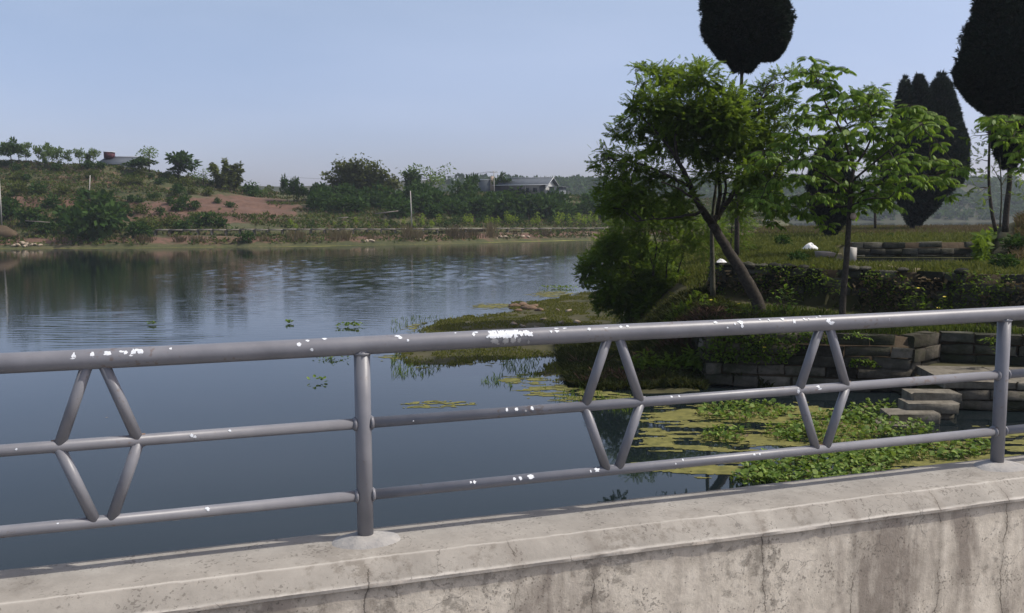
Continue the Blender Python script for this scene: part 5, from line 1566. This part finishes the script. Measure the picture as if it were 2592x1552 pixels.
# sapling row behind the walkway
LST = []
for k in range(62):
    x = 610+k*13.6+RNG.uniform(-4, 4)
    if RNG.random() < (.45 if x < 950 else .12): continue
    p = on_far(x*K, RNG.uniform(13.5, 16.5)); m_ = mpp(p); dk = RNG.random() < .28
    h = RNG.uniform(20, 31)*m_*(.8 if x < 1000 else 1.1)*K
    oo = put('sapling', (SPD if dk else SP)[k % 3], p-[0, 0, .1], h*.95, h, 'dark green sapling in the row behind the walkway' if dk else 'bright yellow green sapling in the row behind the walkway', 'sapling', 'dark saplings behind the walkway' if dk else 'bright saplings behind the walkway')
    LST.append((oo, x, 'dark green sapling' if dk else 'yellow green sapling', 'in the walkway row '+col_phrase(x)))
single_out(LST)

# named trees on the skyline
def sky_tree(me, x, ytop, ybase, w, label, s_=RS-3):
    p = on_far(x*K, s_); m_ = mpp(p)
    b = at_d(x*K, ybase*K, p[1]); p[2] = min(p[2], b[2])
    h = (ybase-ytop)*K*m_
    put('tree', me, (p[0], p[1], b[2]-.3), w*K*m_*1.25, h*1.05, label, 'tree')
sky_tree(TRO[0], 372, 356, 412, 60, 'thin grey green tree with upright open crown behind the blue roof')
sky_tree(TR[1], 440, 372, 440, 82, 'broad dark green tree on the shoulder of the ridge')
sky_tree(TRO[1], 500, 400, 455, 50, 'pale hazy tree between the broad tree and the bamboo')
sky_tree(TR[2], 345, 378, 415, 60, 'round olive tree hiding the end of the blue roof')
sky_tree(TR[0], 605, 448, 480, 30, 'small dark tree where the ridge dips')
sky_tree(TRO[0], 648, 455, 480, 20, 'tiny tree beside the low brown roof')
sky_tree(TRO[1], 1045, 396, 470, 80, 'round open crowned tree between the bamboo grove and the farmhouse')
sky_tree(TR[3], 1000, 415, 480, 70, 'bushy olive tree leaning on the bamboo grove')
sky_tree(TR[1], 1140, 424, 490, 36, 'dark tree at the left end of the farmhouse')
sky_tree(TR[2], 1222, 418, 480, 44, 'dark tree in front of the farmhouse roof')
sky_tree(BD[0], 1250, 440, 490, 70, 'broad bush against the farmhouse wall', RS-8)
sky_tree(TR[0], 1420, 470, 505, 40, 'dark round tree right of the farmhouse')
sky_tree(TRP[1], 1465, 470, 520, 44, 'pale green tree behind the leaning tree on the far shore')

def bamboo(label, x, ybase, culms, Ymore=0):
    p = on_far(x*K, RS-6); Y = p[1]+Ymore; m_ = Y/FPX
    b = at_d(x*K, ybase*K, Y)
    e = empty('bamboo_grove', b, label, 'bamboo')
    cu, lf = MB(), MB()
    for (dx, top, spread) in culms:
        base = np.array([dx*.5*K*m_, RNG.uniform(-2, 2), -.5])
        tip = np.array([dx*K*m_, RNG.uniform(-3, 3), (ybase-top)*K*m_])
        t = np.linspace(0, 1, 9)[:, None]
        P = base+(tip-base)*np.concatenate([t**1.4, t**1.4, t], 1)
        P[-1] += np.array([np.sign(dx+.1)*.5, 0, -.5])
        cu.tube(P, np.linspace(.07, .02, 9), 5)
        n = int(330*max(spread, .7))
        u = RNG.uniform(.25, 1.0, n)
        c = np.stack([np.interp(u, t[:, 0], P[:, q]) for q in range(3)], 1)
        c += RNG.normal(0, .55*spread, (n, 3))*(.5+.7*u)[:, None]
        dirs = np.stack([RNG.normal(0, .7, n), RNG.normal(0, .7, n), RNG.uniform(-1.2, .3, n)], 1)
        T = np.array([leaf_q((0, 0, 0), (1, .35*q, .1*q), (0, 0, 1), .95, .30) for q in (-1, 0, 1)])
        lf.quads(place(T, rot_from(dirs, roll=RNG.uniform(-1, 1, n)), c, RNG.uniform(.6, 1.2, n)))
    cu.build('culms', M['bark_pale'], e); lf.build('crown', M['leaf_bamboo'], e)
bamboo('tall olive bamboo grove rising above the middle of the skyline', 870, 480, [(-70, 420, 1.2), (-55, 400, 1.2), (-40, 392, 1.5), (-25, 396, 1.5), (-10, 392, 1.5), (5, 388, 1.4), (20, 395, 1.5), (35, 402, 1.4), (50, 408, 1.3), (65, 415, 1.2), (80, 425, 1.2), (-30, 420, 1.5), (0, 420, 1.6), (30, 430, 1.5), (60, 440, 1.3), (-60, 440, 1.3), (-15, 405, 1.5), (90, 440, 1.1), (-78, 455, 1.1)])
bamboo('ragged bamboo clump with three plumes at the right end of the ridge', 548, 455, [(-28, 392, 0.44), (-22, 400, 0.50), (-5, 383, 0.44), (0, 395, 0.55), (8, 398, 0.50), (24, 393, 0.44), (27, 405, 0.50), (-15, 420, 0.61), (15, 420, 0.61), (0, 430, 0.72), (-25, 430, 0.55), (27, 428, 0.50)])

# undergrowth over the slope
n = 95000
X = RNG.uniform(-135, 105, n); s_ = RNG.uniform(1.0, RS+8, n); Yy = shore_y(X)+s_
px = 1296+X/Yy*FPX
py = 545-(far_z(X, Yy)-CAMH)/Yy*FPX
bare = 1.0*np.exp(-((px-560)/170)**2)*np.exp(-((py-528)/24)**2) + .18*np.exp(-((s_-4)/3.5)**2)
k = (fbm(X*.12, Yy*.2, 97) > .38+.35*bare) & (px > -80) & (px < 2050)
X, Yy = X[k], Yy[k]; n = len(X)
P = np.stack([X, Yy, far_z(X, Yy)+RNG.uniform(0, .45, n)], 1)
T = np.array([leaf_q((0, 0, 0), (1, .5*q, .1), (0, 0, 1), .62, .26) for q in (-1, 1)])
for nm, mt, sl, lb in (('undergrowth', M['leaf_far2'], slice(0, None, 2), 'olive undergrowth covering the far hillside'), ('undergrowth', M['leaf_far1'], slice(1, None, 4), 'dark green undergrowth covering the far hillside'), ('dry_undergrowth', M['red_grass'], slice(3, None, 4), 'brown dry undergrowth on the far hillside')):
    Pq = P[sl]; m = len(Pq)
    mb = MB(); mb.quads(place(T, rot_from(rand_dirs(m, .2, 1.0), roll=RNG.uniform(-1.5, 1.5, m)), Pq, RNG.uniform(.5, 1.2, m)))
    props(mb.build(nm, mt), lb, 'undergrowth', kind='stuff')

# dry reed tufts at the waterline
LST = []
for x, w, h in ((720, 46, 26), (812, 40, 26), (842, 34, 24), (990, 44, 34), (1010, 30, 22), (1100, 44, 30), (1128, 26, 22), (1190, 36, 34), (1150, 36, 20), (480, 40, 16), (440, 34, 14), (350, 50, 18), (640, 30, 14), (900, 30, 14), (1250, 30, 14), (1320, 30, 16)):
    p = on_far(x*K, 3.2); m_ = mpp(p)
    n = int(60*w/30)
    Pq = np.stack([RNG.normal(0, w*.22*m_, n), RNG.normal(0, .6, n), np.zeros(n)-.2], 1)
    hh = h*1.15*m_*RNG.uniform(.6, 1.1, n)
    a = RNG.normal(0, .35, (n, 2))
    tip = Pq+np.stack([a[:, 0]*hh, a[:, 1]*hh, hh], 1)
    ww = np.array([.07, 0, 0])
    mb = MB(); mb.quads(np.stack([Pq-ww, Pq+ww, tip+ww*.4, tip-ww*.4], 1))
    o = mb.build('reed_tuft', M['dry_grass'] if RNG.random() < .55 else M['red_grass']); o.location = p
    props(o, None, 'reeds', 'dry reed tufts on the far bank')
    LST.append((o, x, 'brown dry reed tuft', 'at the waterline '+col_phrase(x)))
single_out(LST)

# rocks at the far waterline
for name, spots, lb in (('left', [(35, 590, 9), (48, 588, 10), (60, 580, 13), (68, 586, 12), (78, 588, 9), (88, 586, 10), (100, 589, 9), (62, 591, 8), (45, 582, 8), (85, 582, 7), (72, 577, 9)], 'pale boulder in the heap at the left end of the far shore'),
                        ('mid', [(882, 584, 7), (890, 581, 9), (898, 579, 9), (905, 583, 8)], 'pale boulder in the waterside group below the bamboo grove'),
                        ('pole', [(1010, 577, 8), (1018, 580, 9), (1026, 582, 8), (1005, 574, 6)], 'pale boulder at the water below the leaning pole'),
                        ('right', [(1200, 578, 8), (1212, 574, 10), (1222, 576, 10), (1234, 577, 9), (1245, 573, 10), (1256, 572, 10), (1266, 575, 9), (1278, 577, 8), (1230, 580, 8), (1250, 579, 7)], 'pale boulder in the row at the water below the farmhouse'),
                        ('end', [(1418, 573, 7)], 'single pale boulder at the water beside the leaning tree foliage')):
    LST = []
    for k, (x, y, w) in enumerate(spots):
        p = on_far(x*K, .9 + (592-y)*.10); m_ = mpp(p); s_ = w*m_*.62
        o = link('boulder', RKP[k % 5], None, p+[0, 0, s_*.25]); o.scale = (s_*1.3, s_, s_*1.05); o.rotation_euler = (random.uniform(-.4, .4), random.uniform(-.4, .4), k*1.7)
        props(o, lb, 'boulder', lb.replace('pale boulder ', 'pale boulders '))
        LST.append((o, x, 'pale boulder', lb.replace('single pale boulder ', '').replace('pale boulder ', '')))
    single_out(LST)
# dark culvert mound at the left edge
p = on_far(8*K, 7)
o = link('boulder', rock_mesh('boulder', 1, M['soil'], 77, .7), None, p+[0, 0, .6]); o.scale = (3.2, 2.0, 2.2)
props(o, 'big dark earth lump at the left edge above the boulder heap', 'boulder')

for k, (px_, py_, w_, lb) in enumerate(((2018, 668, 1.0, 'low dark green tuft on the terrace grass below the white sheet'), (1905, 640, .9, 'small bush on the terrace grass right of the leaning trunk'), (1985, 625, 1.2, 'olive bush on the terrace grass left of the white sheet'), (2340, 612, .9, 'tiny green shrub on the grass above the pond wall'), (2250, 606, .8, 'low weed clump on the grass above the left part of the pond wall'),
                                        (2410, 690, .7, 'green weed clump on the near edge of the walled pond'), (2540, 690, 1.2, 'dark shrub below the mound at the right edge'), (2080, 655, .6, 'short weed clump beside the broken concrete chunk'), (2575, 640, 1.5, 'dark bush on the shaded foot of the right mound'), (2300, 690, .5, 'small tuft growing between the pond and the terrace wall'))):
    p = on_bank(px_, py_, 36)
    put('shrub', (BD if k % 2 == 0 else BO_)[k % 4], p-[0, 0, .05], w_, w_*.8, lb, 'shrub')

# yellow algae line along the far water edge
X = np.linspace(-110, 92, 700); Ys = shore_y(X)
w = np.clip(4.2*(fbm(X*.12, X*0, 99)-.36)*(.55+.9*sstep(-60, 20, X)), .05, 3.2)
V = np.concatenate([np.stack([X, Ys+.9, 0*X+.012], 1), np.stack([X, Ys-w, 0*X+.012], 1)])
n = len(X)
props(link('algae_line', np_mesh('algae_line', V, [np.array([[i+n, i+n+1, i+1, i] for i in range(n-1)])], M['algae_far'])), 'yellow green algae line along the foot of the far bank', 'algae', kind='stuff')

# concrete walkway on piers along the far bank
walk = empty('raised_walkway', tuple(on_far(400*K, 8.5)), 'long raised concrete walkway on short piers along the far bank', 'walkway')
wo = np.array(walk.location)
xs_ = np.arange(380, 1500, 34)
zs = 3.55
for a, b in zip(xs_[:-1], xs_[1:]):
    A, B = on_far(a*K, 9.0), on_far(b*K, 9.0)
    A[2] = B[2] = 0
    d = B-A; L = np.linalg.norm(d); c = (A+B)/2
    zz = CAMH-(553.5*K-545)/FPX*c[1]
    mm = MB(); mm.box((0, 0, 0), (L-.06, 1.7, .26), 0, .01)
    o = mm.build('slab', M['slab'], walk); o.location = (c[0]-wo[0], c[1]-wo[1], zz-wo[2]+RNG.uniform(-.03, .03)); o.rotation_euler = (0, 0, math.atan2(d[1], d[0]))
    mm = MB(); mm.box((0, 0, -.9), (.35, 1.0, 1.8))
    o = mm.build('pier', M['slab'], walk); o.location = (A[0]-wo[0], A[1]-wo[1], zz-.13-wo[2])
# short white retaining edges on the slope
for k, (x0, y0, x1, y1, lb) in enumerate(((950, 541, 1008, 534, 'pale sloping concrete ramp edge in the middle of the thicket'), (855, 552, 880, 550, 'short pale concrete edge under the bamboo grove'), (65, 583-24, 125, 587-24, 'pale ledge of bare rock at the left end of the far bank'))):
    A, B = on_far_py(x0*K if k < 2 else x0, y0 if k == 2 else (y0-52)*K+0), None
    A = on_far(x0*1.0, 20 if k < 2 else 8); 
    A = at_d(x0, y0, A[1]-2); B = at_d(x1, y1, A[1]+1)
    d = B-A; c = (A+B)/2
    mm = MB(); mm.box((0, 0, 0), (np.linalg.norm(d), .8, .18), 0, .02)
    o = mm.build('concrete_edge', M['slab']); o.location = c; o.rotation_euler = (0, -math.atan2(d[2], np.linalg.norm(d[:2])), math.atan2(d[1], d[0]))
    props(o, lb, 'ledge')

# utility poles
def pole(x0, y0, x1, y1, s_, label, arm=0, r=.15):
    base = on_far(x0*K, s_); Y = base[1]
    A, B = at_d(x0*K, y0*K, Y), at_d(x1*K, y1*K, Y)
    A[2] -= .6
    e = empty('utility_pole', A, label, 'pole')
    mm = MB(); mm.tube([(0, 0, 0), tuple(B-A)], [r, r*.65], 10); mm.build('shaft', M['pole'], e, True)
    if arm:
        mm = MB(); mm.box(tuple(B-A+np.array([0, 0, -.35])), (arm, .12, .14)); mm.build('crossarm', M['pole'], e)
        for q in (-.45, 0, .45):
            mm = MB(); p = B-A+np.array([q*arm, 0, -.2]); mm.tube([p, p+[0, 0, .28]], [.06, .04], 6); mm.build('insulator', M['roof_white'], e)
    return B
pole(4, 540, -2, 430, 10, 'white concrete pole cut by the left edge of the far bank')
pole(215, 478, 218, 424, 38, 'thin white pole standing on the middle terrace of the hillside')
pole(997, 548, 993, 462, 12, 'leaning white pole rising behind the walkway')
Bp = pole(1196, 480, 1195, 414, RS-12, 'utility pole with crossarm in front of the farmhouse', 2.4)
for q, dz in ((-1, .1), (0, .12), (1, .08)):
    A = Bp+np.array([q*1.0, 0, -.1]); B = on_far(700*K, RS+10); B[2] = Bp[2]-1.5
    t = np.linspace(0, 1, 14)[:, None]
    P = A+(B-A)*t; P[:, 2] -= 1.6*4*(t*(1-t))[:, 0]
    mm = MB(); mm.tube(P, .018, 4)
    props(mm.build('wire', M['dark_glass']), {-1: 'left overhead wire running left from the crossarm pole', 0: 'middle overhead wire running left from the crossarm pole', 1: 'right overhead wire running left from the crossarm pole'}[q], 'wire', 'overhead wires')

# farmhouse on the right of the skyline
def farmhouse():
    z2 = lambda x, y: (650+x/2.754, 370+y/2.754)
    Y = 262.0
    o = at_d(*z2(1900, 335), Y)
    e = empty('farmhouse', o, 'long grey farmhouse with blue grey gable roof above the thicket', 'house', rz=R(-20))
    P = lambda x, y, yo=0.0: at_d(*z2(x, y), Y+yo)-o
    def part(nm, mt, quads, parent=e):
        m = MB()
        for q in quads: m.add(q, [list(range(len(q)))])
        return m.build(nm, mt, parent)
    x0, x1 = P(1640, 300)[0], P(2018, 300)[0]
    ze, zr, zb = P(1900, 270)[2], P(1900, 222)[2], -3.0
    D = 9.0; xr = 1.0
    # body
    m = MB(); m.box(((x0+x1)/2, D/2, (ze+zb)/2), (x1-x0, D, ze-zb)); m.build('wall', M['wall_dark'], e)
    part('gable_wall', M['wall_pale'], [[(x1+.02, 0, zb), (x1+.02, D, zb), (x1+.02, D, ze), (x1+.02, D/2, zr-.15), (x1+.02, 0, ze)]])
    # roof slabs with thickness
    ov = .7
    for nm, sy in (('roof', 0), ('roof', 1)):
        ya, yb = (-ov, D/2) if sy == 0 else (D+ov, D/2)
        zea = ze-.1
        V = [(x0-.4, ya, zea), (x1+1.0, ya, zea), (x1+1.0, yb, zr), (x0-.4, yb, zr)]
        V2 = [(a, b, c_+.22) for a, b, c_ in V]
        m = MB(); m.add(V+V2, [[3, 2, 1, 0], [4, 5, 6, 7], [0, 1, 5, 4], [1, 2, 6, 5], [2, 3, 7, 6], [3, 0, 4, 7]])
        m.build(nm, M['roof_blue'], e)
    m = MB(); m.box(((x0+x1)/2+.3, D/2, zr+.30), (x1-x0+1.4, .4, .13)); m.build('ridge_cap', M['roof_white'], e)
    m = MB(); m.box(((x0+x1)/2+.3, -ov-.08, ze-.02), (x1-x0+1.4, .12, .16)); m.build('gutter', M['roof_white'], e)
    for sgn in (0, 1):
        m = MB(); a = np.array([x1+1.06, -ov, ze-.02]) if sgn == 0 else np.array([x1+1.06, D+ov, ze-.02]); b = np.array([x1+1.06, D/2, zr+.18])
        m.tube([a, b], .08, 6); m.build('verge_board', M['roof_white'], e)
    for k in range(3):
        xx = x0+(x1-x0)*(.5+.15*k)
        m = MB(); m.box((xx, -.03, ze-1.5), (1.3, .08, 1.3)); w_ = m.build('window', M['wall_grey'], e)
        m = MB(); m.box((xx, -.08, ze-1.5), (1.1, .05, 1.1)); m.build('pane', M['dark_glass'], w_)
    m = MB(); m.box((x0+(x1-x0)*.62, -.45, ze-1.3), (.18, .18, 2.6)); m.build('porch_post', M['pole'], e)
    # flat roofed wing on the left
    a, b = P(1518, 232), P(1632, 300)
    m = MB(); m.box(((a[0]+b[0])/2, 3, (a[2]+zb)/2), (b[0]-a[0], 6, a[2]-zb)); m.build('wing', M['wall_grey'], e)
    m = MB(); m.box(((a[0]+b[0])/2, 3, a[2]+.12), (b[0]-a[0]+.3, 6.3, .22)); m.build('parapet', M['roof_white'], e)
    m = MB(); m.box((P(1623, 250)[0], -.3, P(1623, 250)[2]-.3), (.75, .8, 4.2)); m.build('chimney', M['wall_tan'], e)
    # lean-to on the gable side
    a, b = P(2082, 288), P(2128, 335)
    m = MB(); m.box((x1+2.6, 3.5, (a[2]+zb)/2), (3.4, 5.5, a[2]-zb)); m.build('lean_to', M['wall_grey'], e)
    m = MB(); m.box((x1+2.8, 3.3, a[2]+.1), (4.2, 6.3, .18)); m.build('lean_to_roof', M['wall_grey'], e)
farmhouse()

def ridge_house():
    z1 = lambda x, y: (x/3.541, 330+y/3.541)
    Y = 242.0
    o = at_d(*z1(1040, 290), Y)
    e = empty('ridge_house', o, 'low house on the ridge showing its blue grey roof and red water tank', 'house')
    P = lambda x, y: at_d(*z1(x, y), Y)-o
    x0, x1, zr, ze = P(850, 250)[0], P(1230, 250)[0], P(1000, 236)[2], P(1000, 290)[2]-.6
    m = MB(); m.box(((x0+x1)/2, 4.2, ze-1.4), (x1-x0-.6, 7, 2.8)); m.build('wall', M['wall_grey'], e)
    for ya, yb in ((-.4, 4.2), (8.8, 4.2)):
        V = [(x0, ya, ze), (x1, ya, ze), (x1, yb, zr), (x0+1.2, yb, zr)]
        V2 = [(a, b, c_+.2) for a, b, c_ in V]
        m = MB(); m.add(V+V2, [[3, 2, 1, 0], [4, 5, 6, 7], [0, 1, 5, 4], [1, 2, 6, 5], [2, 3, 7, 6], [3, 0, 4, 7]]); m.build('roof', M['roof_blue'], e)
    m = MB(); m.box(((x0+x1)/2+.6, 4.2, zr+.26), (x1-x0-1.2, .35, .14)); m.build('ridge_cap', M['roof_white'], e)
    a, b = P(892, 195), P(968, 238)
    m = MB(); m.box(((a[0]+b[0])/2, 3.4, (a[2]+b[2])/2), (b[0]-a[0], 2, a[2]-b[2]+.4), 0, .03); t_ = m.build('water_tank', M['tank_red'], e)
    m = MB(); m.box(((a[0]+b[0])/2+.1, 3.4, a[2]+.22), (b[0]-a[0]+.35, 2.4, .16)); m.build('tank_lid', M['roof_white'], t_)
ridge_house()

def hut():
    p = on_far(655*K, RS+4); Y = p[1]
    o = at_d(655*K, 474*K, Y)
    e = empty('hut', o, 'tiny hut showing only its low brown roof where the ridge dips', 'house')
    w = 52*Y/FPX/2
    m = MB(); m.box((0, 2, -1.2), (w*1.7, 4, 1.8)); m.build('wall', M['wall_tan'], e)
    m = MB(); V = [(-w, -.4, -.4), (w, -.4, -.4), (w*.2, 2, .95), (-w*.3, 2, .95), (-w, 4.4, -.4), (w, 4.4, -.4)]
    m.add(V, [[0, 1, 2, 3], [5, 4, 3, 2], [1, 5, 2], [4, 0, 3]] if False else [[0, 1, 2, 3], [5, 4, 3, 2]]); m.add(V, [[1, 5, 2], [4, 0, 3]]); m.build('roof', M['roof_tile'], e)
hut()

# ------------------------------------------------------------------ distant hills beyond the lake
def far_hill_z(X, Y):
    s_ = Y-(640+.10*(X-200)+25*(fbm(X*.006, X*0, 111)-.5))
    top = 34+22*(fbm(X*.004, Y*0, 113)-.4)
    return np.interp(s_, [-10, 0, 15, 60, 160, 400], [-2, 0, 5, 14, 1, 1])*0 + np.where(s_ < 0, -1, np.minimum(s_*.19, top)*sstep(-5, 25, s_)) + 3*(fbm(X*.03, Y*.03, 115)-.5)*sstep(0, 30, s_)
xs = np.arange(-500, 900, 8.0); ys = np.arange(600, 1200, 8.0)
GX, GY = np.meshgrid(xs, ys); GZ = far_hill_z(GX, GY)
nx, ny = len(xs), len(ys)
i = np.arange(ny-1)[:, None]*nx; j = np.arange(nx-1)[None]
F = np.stack([i+j, i+j+1, i+nx+j+1, i+nx+j], -1).reshape(-1, 4)
props(link('hills', np_mesh('hills', np.stack([GX, GY, GZ], -1).reshape(-1, 3), [F], flat_mat('wooded_hill_ground', (.025, .035, .014), (.055, .055, .026), .03, .95, .5, 1.0), True)), kind='structure')
n = 4200
X = RNG.uniform(-60, 520, n*3); Y = RNG.uniform(630, 860, n*3)
z = far_hill_z(X, Y); k = (z > .8) & (fbm(X*.02, Y*.02, 117) > .36)
X, Y, z = X[k][:n], Y[k][:n], z[k][:n]
mb = MB()
for x, y, zz in zip(X, Y, z):
    r_ = random.uniform(2.0, 4.6); m = 14
    d = rand_dirs(m); P = np.array([x, y, zz+r_*.6])+d*r_*np.array([1, 1, .9])*RNG.uniform(.4, 1, m)[:, None]
    mb.quads(place(np.array([leaf_q((-.5, 0, 0), (1, 0, 0), (0, 0, 1), 1.1, .8)]), rot_from(d+RNG.normal(0, .5, (m, 3)), roll=RNG.uniform(-1.5, 1.5, m)), P, r_*RNG.uniform(.6, 1.0, m)))
props(mb.build('distant_wood', M['leaf_far1']), 'bluish wooded hillside beyond the distant lake', 'woods', kind='stuff')

# ------------------------------------------------------------------ haze in the air
hz = MB(); hz.box((150, 640, 34.0), (2200, 1400, 75.0))
hm, nt, b, N, L = mat('pale_haze')
N.remove(b)
pv = N.new('ShaderNodeVolumePrincipled')
pv.inputs['Color'].default_value = (.80, .87, 1.0, 1)
pv.inputs['Density'].default_value = .00022
pv.inputs['Anisotropy'].default_value = .2
L.new(pv.outputs[0], N['Material Output'].inputs['Volume'])
ho = hz.build('haze', hm)
props(ho, kind='stuff')
